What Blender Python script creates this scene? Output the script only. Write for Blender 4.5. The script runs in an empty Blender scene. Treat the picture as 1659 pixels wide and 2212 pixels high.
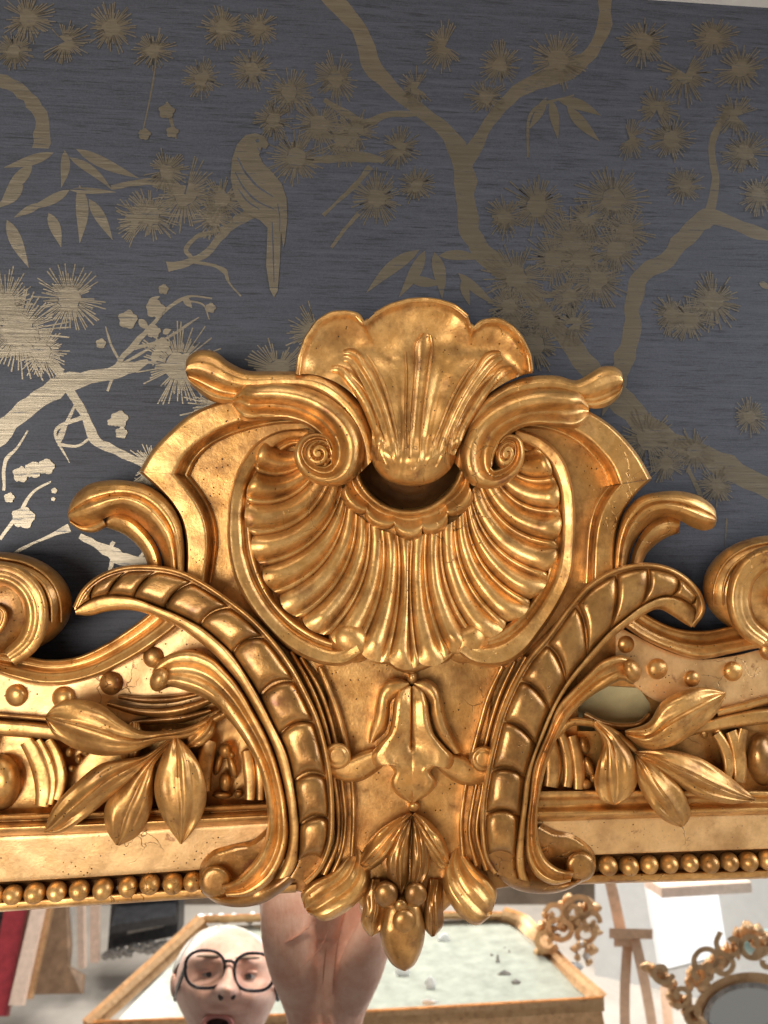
import bpy, bmesh, math, random
import numpy as np
from mathutils import Vector

# ------------------------------------------------------------------ camera
F = 1661.0                 # focal length in units of the 1659 x 2212 survey grid
CX, CY = 829.5, 1106.0
D = 0.45                   # lens to mirror glass, metres
YAW = math.radians(5.6)
S = 0.00027                # one survey unit at the glass, metres
CAM = np.array([0.0, -D, 0.0])
FWD = np.array([math.sin(YAW), math.cos(YAW), 0.0])
RGT = np.array([math.cos(YAW), -math.sin(YAW), 0.0])
UPV = np.array([0.0, 0.0, 1.0])
sc = bpy.context.scene
COL = sc.collection
cd = bpy.data.cameras.new('camera'); cam = bpy.data.objects.new('camera', cd); COL.objects.link(cam)
cam.location = CAM; cam.rotation_euler = (math.pi / 2, 0, -YAW)
cd.sensor_fit = 'VERTICAL'; cd.sensor_height = 36.0; cd.lens = 36.0 * F / 2212.0
cd.clip_start = 0.01; cd.clip_end = 200
cd.dof.use_dof = True; cd.dof.focus_distance = 0.425; cd.dof.aperture_fstop = 13.0
sc.camera = cam
# ------------------------------------------------------------------ world and lamps
w = bpy.data.worlds.new('World'); sc.world = w; w.use_nodes = True
bg = w.node_tree.nodes['Background']; bg.inputs[0].default_value = (1.0, 0.94, 0.87, 1); bg.inputs[1].default_value = 0.17
def area(name, loc, target, sx, sy, power, col):
    l = bpy.data.lights.new(name, 'AREA'); l.shape = 'RECTANGLE'; l.size = sx; l.size_y = sy; l.energy = power; l.color = col
    o = bpy.data.objects.new(name, l); COL.objects.link(o); o.location = loc
    o.rotation_euler = (Vector(target) - Vector(loc)).to_track_quat('-Z', 'Y').to_euler(); return o
area('window_light_left', (-1.3, -2.6, -0.42), (0, 0, -0.05), 1.5, 1.3, 64, (1.0, 0.95, 0.88))
area('window_light_right', (2.4, -0.62, 0.75), (0.1, -0.1, 0), 1.5, 1.6, 54, (0.86, 0.93, 1.0))
area('ceiling_light', (0.0, -0.62, 1.55), (0, -0.1, 0), 1.3, 0.4, 6, (1.0, 0.93, 0.82))
rl = area('room_fill', (0.6, -2.9, 1.6), (0.6, -2.9, -2), 2.0, 1.6, 75, (1.0, 0.95, 0.88))  # added lamp with no visible source, brightens the reflected room from above
rl.data.spread = math.radians(95)
sp_ = area('person_fill', (0.15, -0.2, 0.95), (-0.1, -0.8, -0.75), 0.25, 0.25, 1.6, (1.0, 0.91, 0.80)); sp_.data.spread = math.radians(42)  # added fill lamp, unseen, narrowed to light only the reflected face and hand
sc.view_settings.view_transform = 'Standard'; sc.view_settings.look = 'None'
sc.view_settings.exposure = 0.40; sc.view_settings.gamma = 1.0; sc.view_settings.use_curve_mapping = False
sc.render.engine = 'CYCLES'; sc.cycles.use_denoising = True; sc.cycles.max_bounces = 8
rng = random.Random(7)

# ------------------------------------------------------------------ helpers
def P(px, py, h=0.0):
    """survey point at relief height h (survey units in front of the glass) -> world"""
    px = np.asarray(px, float); py = np.asarray(py, float); h = np.asarray(h, float)
    dx = (px - CX) / F; dy = (CY - py) / F
    d = FWD + dx[..., None] * RGT + dy[..., None] * UPV
    t = (D - h * S) / d[..., 1]
    return CAM + t[..., None] * d
def V(px, py, depth):
    """survey point seen in the mirror at the given path depth -> the real place in the room"""
    px = np.asarray(px, float); py = np.asarray(py, float); depth = np.asarray(depth, float)
    dx = (px - CX) / F; dy = (CY - py) / F
    d = FWD + dx[..., None] * RGT + dy[..., None] * UPV
    p = CAM + depth[..., None] * d
    p = p.copy(); p[..., 1] *= -1
    return p
def spl(pts, n):
    p = np.asarray(pts, float)
    if len(p) == 2:
        t = np.linspace(0, 1, n)[:, None]; return p[0] * (1 - t) + p[1] * t
    d = np.sqrt(((p[1:, :2] - p[:-1, :2]) ** 2).sum(1)) + 1e-6
    k = np.concatenate([[0], np.cumsum(d)])
    m = np.zeros_like(p)
    m[1:-1] = ((p[2:] - p[1:-1]) / d[1:, None] * d[:-1, None] + (p[1:-1] - p[:-2]) / d[:-1, None] * d[1:, None]) / (d[1:] + d[:-1])[:, None]
    m[0] = (p[1] - p[0]) / d[0]; m[-1] = (p[-1] - p[-2]) / d[-1]
    x = np.linspace(0, k[-1], n); i = np.clip(np.searchsorted(k, x) - 1, 0, len(d) - 1)
    t = ((x - k[i]) / d[i])[:, None]; hh = d[i][:, None]
    return (2*t**3 - 3*t**2 + 1) * p[i] + (t**3 - 2*t**2 + t) * hh * m[i] + (-2*t**3 + 3*t**2) * p[i+1] + (t**3 - t**2) * hh * m[i+1]
def lin(v, n):
    v = np.atleast_1d(np.asarray(v, float))
    if len(v) == 1: return np.full(n, v[0])
    x = np.linspace(0, len(v) - 1, n); y = np.interp(x, np.arange(len(v)), v)
    kk = max(1, n // (4 * len(v))); 
    if kk > 1:
        z = np.pad(y, kk, mode='edge'); y = np.convolve(z, np.ones(2*kk+1) / (2*kk+1), 'valid')
    return y
def table(tab, t, sm=2):
    if tab is LEAF: sm = 1
    a = np.array(tab, float); tt = np.linspace(-1, 1, 401); y = np.interp(tt, a[:, 0], a[:, 1])
    if sm:
        k = np.ones(6 * sm + 1); k /= k.sum(); y = np.convolve(np.pad(y, 3 * sm, mode='edge'), k, 'valid')
    return np.interp(t, tt, y)
def wob(x, y, a=1.0):
    """hand-carved unevenness"""
    return a * (np.sin(x*.071 + y*.043 + 1.3) * .5 + np.sin(x*.031 - y*.083 + 4.1) * .5 + np.sin(x*.11 + y*.07) * .15)
def kinds(o, label=None, cat=None, group=None, kind=None):
    if label: o['label'] = label
    if cat: o['category'] = cat
    if group: o['group'] = group
    if kind: o['kind'] = kind
    return o
ORG = {}
def empty(name, loc, label, cat, group=None):
    o = bpy.data.objects.new(name, None); COL.objects.link(o); o.location = loc; o.empty_display_size = .05
    ORG[o.name] = np.array(loc, float); return kinds(o, label, cat, group)
def obj(name, verts, faces, mat, parent=None, smooth=50, shift=True):
    v = np.asarray(verts, float).reshape(-1, 3)
    c = v.mean(0)
    me = bpy.data.meshes.new(name); me.from_pydata((v - c).tolist(), [], faces); me.update()
    if smooth:
        me.shade_smooth()
        if smooth < 170: me.set_sharp_from_angle(angle=math.radians(smooth))
    me.materials.append(mat)
    o = bpy.data.objects.new(name, me); COL.objects.link(o)
    if parent is not None:
        o.parent = parent; o.location = c - ORG[parent.name]
    else: o.location = c
    ORG[o.name] = c
    return o
def gfaces(n, m, wrap=False):
    i = np.arange(n - 1)[:, None]; j = np.arange(m if wrap else m - 1)[None, :]
    j2 = (j + 1) % m
    q = np.stack([i*m + j, i*m + j2, (i+1)*m + j2, (i+1)*m + j], -1).reshape(-1, 4)
    return q.tolist()
def hgrid(name, X, Y, H, mat, parent, skirt=20, caps=True, inset=.0, smooth=50, wave=1.2):
    """relief patch over survey coordinates with walls going back to height `skirt`"""
    H = H + wob(X, Y, wave) if wave else H
    n, m = X.shape
    cx, cy = X.mean(1, keepdims=True), Y.mean(1, keepdims=True)
    sk = np.minimum(skirt, H - 1)
    XX = np.concatenate([X[:, :1] * (1 - inset) + cx * inset, X, X[:, -1:] * (1 - inset) + cx * inset], 1)
    YY = np.concatenate([Y[:, :1] * (1 - inset) + cy * inset, Y, Y[:, -1:] * (1 - inset) + cy * inset], 1)
    HH = np.concatenate([sk[:, :1], H, sk[:, -1:]], 1)
    if caps:
        XX = np.concatenate([XX[:1], XX, XX[-1:]]); YY = np.concatenate([YY[:1], YY, YY[-1:]])
        HH = np.concatenate([np.minimum(skirt, HH[:1]), HH, np.minimum(skirt, HH[-1:])])
    return obj(name, P(XX, YY, HH), gfaces(*XX.shape), mat, parent, smooth)
LEAF = None
ROUND = [(-1 + i*.05, math.sqrt(max(0, 1 - (-1 + i*.05)**2))) for i in range(41)]
PAD = [(-1 + i*.05, math.sqrt(max(0, 1 - abs(-1 + i*.05)**4))) for i in range(41)]
FLAT = [(-1, .0), (-.93, .8), (-.85, 1), (.85, 1), (.93, .8), (1, 0)]
COVE = [(-1, .1), (-.93, .75), (-.84, 1), (-.72, .95), (-.6, .62), (-.2, .38), (.2, .36), (.55, .55), (.75, .88), (.86, 1), (.94, .75), (1, .1)]
HALFROLL = [(-1, .0), (-.9, .45), (-.7, .8), (-.4, 1), (-.15, .95), (0, .72), (.1, .62), (.3, .6), (.6, .72), (.8, .8), (.93, .62), (1, .1)]
def strip(name, L, R, h, amp, prof, mat, parent, n=64, m=26, skirt=20, tilt=0, caps=True, inset=0.0, wave=.9, extra=None, smooth=50):
    l = spl(L, n); r = spl(R, n); t = np.linspace(-1, 1, m)
    t = np.sign(t) * (1 - (1 - np.abs(t)) ** 1.25)
    T = t[None, :]
    X = l[:, :1] * (1 - T) / 2 + r[:, :1] * (1 + T) / 2
    Y = l[:, 1:2] * (1 - T) / 2 + r[:, 1:2] * (1 + T) / 2
    H = lin(h, n)[:, None] + lin(amp, n)[:, None] * table(prof, t)[None, :] + lin(tilt, n)[:, None] * T
    if extra is not None: H = H + extra(np.linspace(0, 1, n)[:, None], T)
    return hgrid(name, X, Y, H, mat, parent, skirt, caps, inset, smooth, wave)
def path(name, pts, h, amp, prof, mat, parent, n=100, **kw):
    """pts: (x, y, half width)"""
    c = spl(pts, n); d = np.gradient(c[:, :2], axis=0); d /= np.linalg.norm(d, axis=1)[:, None] + 1e-9
    nn = np.stack([d[:, 1], -d[:, 0]], 1); wd = np.maximum(c[:, 2:3], .3)
    return strip(name, c[:, :2] + nn * wd, c[:, :2] - nn * wd, h, amp, prof, mat, parent, n=n, **kw)
def dome(name, cx, cy, rx, ry, h, hh, mat, parent, rot=0, ring=0, nr=14, na=36, skirt=None, spiral=0, power=2.0):
    r = np.linspace(0, 1, nr)[:, None]; a = np.linspace(0, 2*math.pi, na, endpoint=False)[None, :]
    u = r * np.cos(a) * rx; v = r * np.sin(a) * ry; c, s = math.cos(rot), math.sin(rot)
    X = cx + u*c - v*s; Y = cy + u*s + v*c
    H = h + hh * np.sqrt(np.maximum(0, 1 - r**power)) + 0*a
    if ring: H = H - ring * np.exp(-((r - .68) / .09)**2)
    if spiral: H = H - spiral * np.exp(-((((r * 2.0 - a/(2*math.pi)) % 1.0) - .5) / .16)**2) * (r > .15) * (r < .93)
    H = H + wob(X, Y, .8)
    X = np.concatenate([X, X[-1:]]); Y = np.concatenate([Y, Y[-1:]]); H = np.concatenate([H, np.full((1, na), h - 25 if skirt is None else skirt)])
    return obj(name, P(X, Y, H), gfaces(nr + 1, na, True), mat, parent, 60)
def slab(name, poly, h, skirt, mat, parent, ns=0, bev=4):
    p = np.asarray(poly, float)
    if ns: p = spl(np.vstack([p, p[:1]]), ns)[:-1]
    n = len(p); c = p.mean(0); q = p + (c - p) / np.linalg.norm(c - p, axis=1)[:, None] * bev
    v = np.vstack([P(q[:, 0], q[:, 1], np.full(n, float(h))), P(p[:, 0], p[:, 1], np.full(n, h - bev)), P(p[:, 0], p[:, 1], np.full(n, float(skirt)))])
    f = [list(range(n))] + [[i, (i+1) % n, n + (i+1) % n, n + i] for i in range(n)] + [[n + i, n + (i+1) % n, 2*n + (i+1) % n, 2*n + i] for i in range(n)] + [list(range(3*n - 1, 2*n - 1, -1))]
    return obj(name, v, f, mat, parent, 30)
def box(bm, lo, hi):
    g = bmesh.ops.create_cube(bm, size=1)['verts']
    for v in g: v.co = Vector([lo[k] + (v.co[k] + .5) * (hi[k] - lo[k]) for k in range(3)])

# ------------------------------------------------------------------ materials
def new_mat(name):
    m = bpy.data.materials.new(name); m.use_nodes = True; nt = m.node_tree
    return m, nt, nt.nodes['Principled BSDF'], nt.nodes.new, nt.links.new
def node(nt, kind, **kw):
    n = nt.nodes.new(kind)
    for k, v in kw.items():
        if k in n.inputs: n.inputs[k].default_value = v
        else: setattr(n, k, v)
    return n
def noise(nt, co, scale, detail=4, rough=.6):
    n = node(nt, 'ShaderNodeTexNoise', Scale=scale, Detail=detail, Roughness=rough); nt.links.new(co, n.inputs['Vector']); return n.outputs[0]
def ramp(nt, src, stops):
    r = nt.nodes.new('ShaderNodeValToRGB'); e = r.color_ramp.elements
    while len(e) < len(stops): e.new(.5)
    for x, (p, c) in zip(e, stops): x.position = p; x.color = (c, c, c, 1) if not hasattr(c, '__len__') else (*c, 1)
    nt.links.new(src, r.inputs[0]); return r.outputs[0]
def mix(nt, fac, a, b, blend='MIX'):
    m = nt.nodes.new('ShaderNodeMix'); m.data_type = 'RGBA'; m.blend_type = blend
    for s, i in ((fac, 0), (a, 6), (b, 7)):
        if isinstance(s, (int, float)): m.inputs[i].default_value = s
        elif isinstance(s, tuple): m.inputs[i].default_value = (*s, 1)
        else: nt.links.new(s, m.inputs[i])
    return m.outputs[2]
def world_co(nt):
    g = nt.nodes.new('ShaderNodeNewGeometry'); return g.outputs['Position']
def gold_mat(name, bright, deep, brown, rlo, rhi, patina=.5, coat=.25):
    m, nt, b, N, LK = new_mat(name); co = world_co(nt)
    n1 = noise(nt, co, 48, 6, .66); n2 = noise(nt, co, 85, 5, .6); n3 = noise(nt, co, 900, 3, .6); n4 = noise(nt, co, 16, 3, .55); n5 = noise(nt, co, 420, 4, .7)
    c = mix(nt, ramp(nt, n1, [(.36, 0.0), (.62, 1.0)]), bright, deep)
    c = mix(nt, ramp(nt, n5, [(.48, 0.0), (.8, .42)]), c, brown)                       # fine grime grain
    c = mix(nt, ramp(nt, n2, [(patina - .04, 0.0), (patina + .2, .85)]), c, brown)           # brown toning
    c = mix(nt, ramp(nt, n4, [(.46, 0.0), (.66, .6)]), c, deep)
    nb_ = noise(nt, co, 34, 4, .6); c = mix(nt, ramp(nt, nb_, [(.5, 0.0), (.68, .6)]), c, brown)                       # larger toned patches
    bole = mix(nt, 1.0, ramp(nt, n2, [(.63, 0.0), (.68, .6)]), ramp(nt, n4, [(.52, 0.0), (.58, 1.0)]), 'MULTIPLY')
    c = mix(nt, bole, c, (.21, .062, .026))                                            # red bole worn through
    vor = node(nt, 'ShaderNodeTexVoronoi', Scale=330.0); LK(co, vor.inputs['Vector'])
    sp = mix(nt, 1.0, ramp(nt, vor.outputs['Distance'], [(.09, 1.0), (.17, 0.0)]), ramp(nt, n1, [(.49, 0.0), (.56, 1.0)]), 'MULTIPLY')
    wv = nt.nodes.new('ShaderNodeVectorMath'); wv.operation = 'MULTIPLY_ADD'; nc = node(nt, 'ShaderNodeTexNoise', Scale=70.0, Detail=3.0); LK(co, nc.inputs['Vector']); LK(nc.outputs['Color'], wv.inputs[0]); wv.inputs[1].default_value = (.02, .02, .02); LK(co, wv.inputs[2])
    vc = node(nt, 'ShaderNodeTexVoronoi', Scale=60.0); vc.feature = 'DISTANCE_TO_EDGE'; LK(wv.outputs[0], vc.inputs['Vector'])
    ck = mix(nt, 1.0, ramp(nt, vc.outputs['Distance'], [(.005, 1.0), (.014, 0.0)]), ramp(nt, n4, [(.58, 0.0), (.62, .6)]), 'MULTIPLY')
    sp = mix(nt, 1.0, sp, ck, 'LIGHTEN')
    c = mix(nt, sp, c, (.045, .020, .006))                                             # pits and cracks
    LK(c, b.inputs['Base Color'])
    mr = node(nt, 'ShaderNodeMapRange'); LK(n2, mr.inputs[0]); mr.inputs[1].default_value = .3; mr.inputs[2].default_value = .7; mr.inputs[3].default_value = rlo; mr.inputs[4].default_value = rhi
    LK(mr.outputs[0], b.inputs['Roughness']); b.inputs['Metallic'].default_value = .72
    b.inputs['Coat Weight'].default_value = coat; b.inputs['Coat Roughness'].default_value = .22
    b1 = node(nt, 'ShaderNodeBump', Strength=.2, Distance=.0012); LK(n2, b1.inputs['Height'])
    b2 = node(nt, 'ShaderNodeBump', Strength=.4, Distance=.0004); LK(n5, b2.inputs['Height']); LK(b1.outputs[0], b2.inputs['Normal'])
    b3 = node(nt, 'ShaderNodeBump', Strength=.6, Distance=.0006); b3.invert = True; LK(sp, b3.inputs['Height']); LK(b2.outputs[0], b3.inputs['Normal'])
    LK(b3.outputs[0], b.inputs['Normal'])
    return m
GOLD = gold_mat('aged_gilding', (.76, .437, .150), (.53, .264, .068), (.18, .070, .016), .30, .46, .54, .15)
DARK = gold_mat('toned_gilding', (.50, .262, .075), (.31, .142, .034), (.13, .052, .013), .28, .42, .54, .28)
BROWN = gold_mat('brown_shaded_ground', (.30, .15, .048), (.17, .075, .022), (.07, .03, .01), .35, .5, .5, .2)  # darker brown gilding, paints groove shade into the recessed ground
MATT = gold_mat('matt_gilding', (.82, .53, .25), (.68, .41, .17), (.34, .17, .058), .40, .52, .64, .08)
def plain(name, col, rough=.5, metal=0.0, var=.25, scale=30, bump=.0, spec=.5):
    m, nt, b, N, LK = new_mat(name); co = world_co(nt); n1 = noise(nt, co, scale, 5, .65)
    c = mix(nt, ramp(nt, n1, [(.3, 0.0), (.7, 1.0)]), tuple(x * (1 - var) for x in col), tuple(min(1, x * (1 + var)) for x in col))
    LK(c, b.inputs['Base Color']); b.inputs['Roughness'].default_value = rough; b.inputs['Metallic'].default_value = metal
    b.inputs['Specular IOR Level'].default_value = spec
    if bump:
        bp = node(nt, 'ShaderNodeBump', Strength=bump, Distance=.002); LK(n1, bp.inputs['Height']); LK(bp.outputs[0], b.inputs['Normal'])
    return m
def streaks(nt, co, sx, sz):
    mp = node(nt, 'ShaderNodeMapping'); mp.inputs['Scale'].default_value = (sx, 1, sz); nt.links.new(co, mp.inputs[0])
    return noise(nt, mp.outputs[0], 1.0, 6, .75)
def paper_mat():
    m, nt, b, N, LK = new_mat('slate_textured_wallpaper'); co = world_co(nt)
    s1 = streaks(nt, co, 16, 380); s2 = streaks(nt, co, 40, 780); g = noise(nt, co, 1100, 2, .6)
    c = mix(nt, ramp(nt, s1, [(.34, 0.0), (.62, 1.0)]), (.0115, .013, .021), (.037, .040, .055))
    c = mix(nt, ramp(nt, g, [(.35, 0.0), (.7, .5)]), c, (.058, .062, .078))
    c = mix(nt, ramp(nt, s2, [(.38, .9), (.46, 0.0)]), c, (.005, .0055, .008))
    LK(c, b.inputs['Base Color']); b.inputs['Roughness'].default_value = .62
    bp = node(nt, 'ShaderNodeBump', Strength=.5, Distance=.0006); LK(s1, bp.inputs['Height']); LK(bp.outputs[0], b.inputs['Normal'])
    return m
def foil_mat():
    m, nt, b, N, LK = new_mat('pale_gold_print'); co = world_co(nt)
    s1 = streaks(nt, co, 20, 500); s2 = streaks(nt, co, 40, 780)
    c = mix(nt, ramp(nt, s1, [(.3, 0.0), (.7, 1.0)]), (.15, .124, .086), (.245, .205, .15))
    gap = ramp(nt, s2, [(.37, 1.0), (.43, 0.0)])
    c = mix(nt, gap, c, (.04, .042, .05))
    LK(c, b.inputs['Base Color'])
    inv = ramp(nt, gap, [(0, .82), (1, .1)]); LK(inv, b.inputs['Metallic'])
    b.inputs['Roughness'].default_value = .35
    bp = node(nt, 'ShaderNodeBump', Strength=.35, Distance=.0005); LK(s1, bp.inputs['Height']); LK(bp.outputs[0], b.inputs['Normal'])
    return m
PAPER = paper_mat(); FOIL = foil_mat()
m_, nt_, b_, _, _ = new_mat('silvered_glass'); MIRROR = m_
b_.inputs['Base Color'].default_value = (.93, .94, .93, 1); b_.inputs['Metallic'].default_value = 1; b_.inputs['Roughness'].default_value = .012

# ================================================================== SETTING
WH = -48.0
def wall_pt(px, py, k=0): return P(px, py, np.full(np.shape(px), WH + .06 + k * .009))
wall = obj('wall', [(-1.3, -WH*S, -1.2), (1.5, -WH*S, -1.2), (1.5, -WH*S, .36), (-1.3, -WH*S, .36)], [[0, 1, 2, 3]], PAPER, None, 0)
kinds(wall, kind='structure', label='slate grey textured wallpaper wall printed with pale gold branches and bird')
lay = [0]
def ink(name, poly):
    lay[0] += 1; p = np.asarray(poly, float)
    return obj(name, wall_pt(p[:, 0], p[:, 1], lay[0]), [list(range(len(p)))], FOIL, wall, 0)
def branch(pts, name='printed_branch'):
    c = spl(pts, 14 * len(pts)); d = np.gradient(c[:, :2], axis=0); d /= np.linalg.norm(d, axis=1)[:, None] + 1e-9
    nn = np.stack([d[:, 1], -d[:, 0]], 1); n = len(c)
    jl, jr = [np.interp(np.arange(n), np.arange(0, n + 5, 5), [rng.uniform(.72, 1.15) for _ in range(0, n + 5, 5)])[:, None] for _ in (0, 1)]
    a = c[:, :2] + nn * c[:, 2:3] * jl; b = c[:, :2] - nn * c[:, 2:3] * jr
    lay[0] += 1
    v = np.stack([a, b], 1).reshape(-1, 2)
    return obj(name, wall_pt(v[:, 0], v[:, 1], lay[0]), [[2*i, 2*i+1, 2*i+3, 2*i+2] for i in range(n - 1)], FOIL, wall, 0)
def sprig(cx, cy, r, a0=0, a1=360, n=None):
    ea_, eb_ = rng.uniform(.85, 1.15), rng.uniform(0, 3.14); gap0 = rng.uniform(0, 6.28); gw = rng.uniform(.0, .35)
    """a tuft of pine needles: thin tapered rays with a filled heart"""
    lay[0] += 1; n = n or int((34 + r * .5) * abs(a1 - a0) / 360); v = []; f = []
    for k in range(n):
        a = math.radians(a0 + (a1 - a0) * (k + rng.uniform(-.3, .3)) / n); rr = r * rng.uniform(.55, 1.12) * (1 + (ea_ - 1) * math.cos(2 * (a - eb_)))
        if abs((a - gap0 + math.pi) % 6.283 - math.pi) < gw * .5: rr = r * .3
        ca, sa = math.cos(a), math.sin(a); wd = 1.5 + r * .014; i = len(v)
        wb = r * .34 * math.radians(abs(a1 - a0)) / n * .52
        r0 = r * .34
        v += [(cx + ca*r0 - sa*wb, cy + sa*r0 + ca*wb), (cx + ca*r0 + sa*wb, cy + sa*r0 - ca*wb),
              (cx + ca*rr + sa*wd*.55, cy + sa*rr - ca*wd*.55), (cx + ca*rr - sa*wd*.55, cy + sa*rr + ca*wd*.55)]
        f.append([i, i+1, i+2, i+3])
    i = len(v); m = 20
    for k in range(m):
        a = math.radians(a0 + (a1 - a0) * k / (m - 1 if abs(a1 - a0) < 359 else m)); q = r * .34 * rng.uniform(.9, 1.15)
        v.append((cx + math.cos(a)*q, cy + math.sin(a)*q))
    if abs(a1 - a0) < 359: v.append((cx, cy)); m += 1
    f.append(list(range(i, i + m)))
    v = np.array(v); v += np.stack([np.sin(v[:, 1] * .21) , np.cos(v[:, 0] * .19)], 1) * 1.2; hh = np.full(len(v), lay[0] + 0.0); hh[i:] += .5; lay[0] += 1
    q = P(v[:, 0], v[:, 1], WH + .06 + hh * .009)
    return obj('printed_pine_sprig', q, f, FOIL, wall, 0)
def pleaf(x0, y0, x1, y1, wd):
    dx, dy = x1 - x0, y1 - y0; l = math.hypot(dx, dy); nx, ny = -dy / l, dx / l; up = []; dn = []
    cv = rng.uniform(-.06, .06) * l
    for k in range(9):
        t = k / 8; q = wd * .5 * math.sin(math.pi * t ** .8) * (1 - .25 * t) + .4; c = cv * math.sin(math.pi * t)
        up.append((x0 + dx*t + nx*(q + c), y0 + dy*t + ny*(q + c))); dn.append((x0 + dx*t - nx*(q - c), y0 + dy*t - ny*(q - c)))
    return ink('printed_leaf', up + dn[::-1])
def blossom(cx, cy, r):
    p = []
    for k in range(30):
        a = 2*math.pi*k/30 + cx; q = r * (.78 + .22 * abs(math.cos(a * 2.5 + .4))) * rng.uniform(.93, 1.05); p.append((cx + q*math.cos(a), cy + q*math.sin(a) * .95))
    return ink('printed_blossom', p)
for b in [
    [(-20, 165, 14), (30, 185, 15), (65, 215, 16), (90, 255, 18), (88, 320, 20)],
    [(700, -20, 18), (775, 60, 20), (805, 140, 20), (850, 195, 17), (905, 238, 15), (950, 272, 17), (985, 320, 22), (1003, 370, 23), (1008, 440, 22), (1020, 510, 24), (1060, 560, 22), (1120, 610, 16), (1165, 665, 18), (1215, 725, 20), (1265, 790, 26), (1320, 850, 30), (1380, 905, 26), (1450, 950, 22), (1540, 990, 26), (1610, 1030, 26), (1700, 1080, 24)],
    [(1310, -20, 16), (1300, 70, 16), (1250, 140, 18), (1180, 170, 18), (1110, 205, 15), (1062, 255, 14), (1030, 310, 15), (1005, 350, 16)],
    [(1700, 520, 10), (1640, 505, 13), (1580, 480, 14), (1530, 470, 22), (1490, 500, 22), (1440, 560, 18), (1385, 600, 20), (1368, 650, 18), (1362, 720, 20), (1345, 790, 24), (1330, 840, 16)],
    [(1530, 470, 12), (1545, 400, 9), (1538, 310, 8), (1575, 230, 6)],
    [(-20, 955, 22), (40, 895, 23), (105, 848, 24), (140, 830, 22), (215, 812, 15), (280, 795, 14), (320, 780, 4)],
    [(-10, 765, 10), (60, 758, 10), (110, 785, 11), (150, 845, 10), (185, 900, 10), (205, 950, 13), (250, 975, 9), (300, 998, 8), (330, 1020, 5)],
    [(182, 900, 5), (120, 930, 4), (150, 1000, 1)], [(125, 955, 7), (150, 900, 4), (170, 860, 3)], [(125, 960, 4), (170, 962, 3), (195, 945, 3)],
    [(8, 1060, 3), (15, 990, 4), (35, 970, 3), (60, 930, 2)], [(0, 1165, 4), (40, 1110, 4), (75, 1060, 3), (110, 1040, 2)],
    [(-10, 1230, 4), (40, 1190, 4), (90, 1165, 3), (150, 1140, 9)],
    [(232, 845, 3), (262, 775, 6), (290, 745, 7), (330, 700, 4), (370, 660, 4), (410, 640, 3), (458, 645, 2)],
    [(290, 752, 4), (350, 735, 3), (400, 705, 3), (430, 685, 1)], [(265, 785, 3), (310, 760, 3), (340, 740, 2)], [(258, 780, 3), (240, 745, 3), (228, 705, 1)],
    [(392, 648, 2), (440, 660, 2), (452, 690, 1)],
    [(362, 578, 12), (400, 568, 9), (440, 552, 8), (480, 508, 9), (520, 472, 12), (560, 455, 10)], [(415, 560, 5), (402, 540, 5), (420, 515, 5), (470, 498, 5), (500, 485, 4)],
    [(420, 565, 4), (470, 577, 4), (485, 585, 6), (492, 605, 3), (520, 640, 2)],
    [(716, 535, 4), (745, 495, 4), (775, 462, 5)], [(698, 465, 4), (735, 430, 4), (775, 392, 6), (800, 360, 7)], [(640, 350, 8), (700, 345, 8), (780, 340, 12), (830, 345, 5)],
    [(700, 215, 6), (740, 240, 8), (790, 265, 9), (830, 250, 7), (900, 245, 7)],
    [(172, 1158, 6), (215, 1180, 9), (260, 1205, 16), (310, 1218, 12), (330, 1225, 6)], [(235, 1190, 6), (246, 1170, 5)], [(245, 1205, 7), (236, 1235, 3)], [(300, 1210, 5), (312, 1190, 4)],
    [(1340, 840, 10), (1390, 890, 8), (1430, 960, 4)], [(1485, 1010, 5), (1520, 1090, 4), (1530, 1130, 1)], [(1570, 1120, 2), (1566, 1180, 1)], [(1120, 600, 5), (1180, 640, 5), (1230, 610, 4)],
    [(240, 405, 5), (330, 392, 8), (400, 410, 8)], [(1240, 205, 2), (1150, 240, 4), (1140, 340, 2)], [(360, 220, 3), (372, 270, 4), (380, 300, 2)], [(345, 60, 2), (330, 180, 2), (305, 300, 1)]]:
    branch(b)
for a in [(165, 322, 300, 385, 26), (150, 340, 242, 410, 20), (140, 325, 132, 405, 22), (115, 330, 8, 362, 24), (172, 400, 172, 525, 30), (192, 430, 243, 518, 26), (105, 460, 132, 534, 26), (15, 475, 62, 578, 30),
          (70, 355, 5, 430, 30), (150, 410, 60, 452, 22), (90, 440, 30, 470, 18), (150, 410, 250, 415, 14), (50, 400, -10, 450, 26),
          (905, 540, 792, 632, 30), (918, 542, 862, 642, 28), (938, 545, 955, 645, 30), (948, 552, 1045, 560, 24), (990, 590, 1072, 660, 22), (880, 600, 960, 612, 24), (1000, 600, 1015, 660, 20),
          (1190, 215, 1205, 300, 22), (1180, 210, 1142, 280, 20), (1205, 215, 1298, 250, 26), (1225, 230, 1295, 305, 26), (1330, 830, 1300, 900, 20), (1640, 610, 1665, 625, 14),
          (300, 690, 322, 712, 18), (320, 655, 345, 640, 14), (398, 640, 415, 665, 16), (340, 755, 330, 790, 18), (352, 720, 370, 712, 14)]:
    pleaf(*a)
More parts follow.
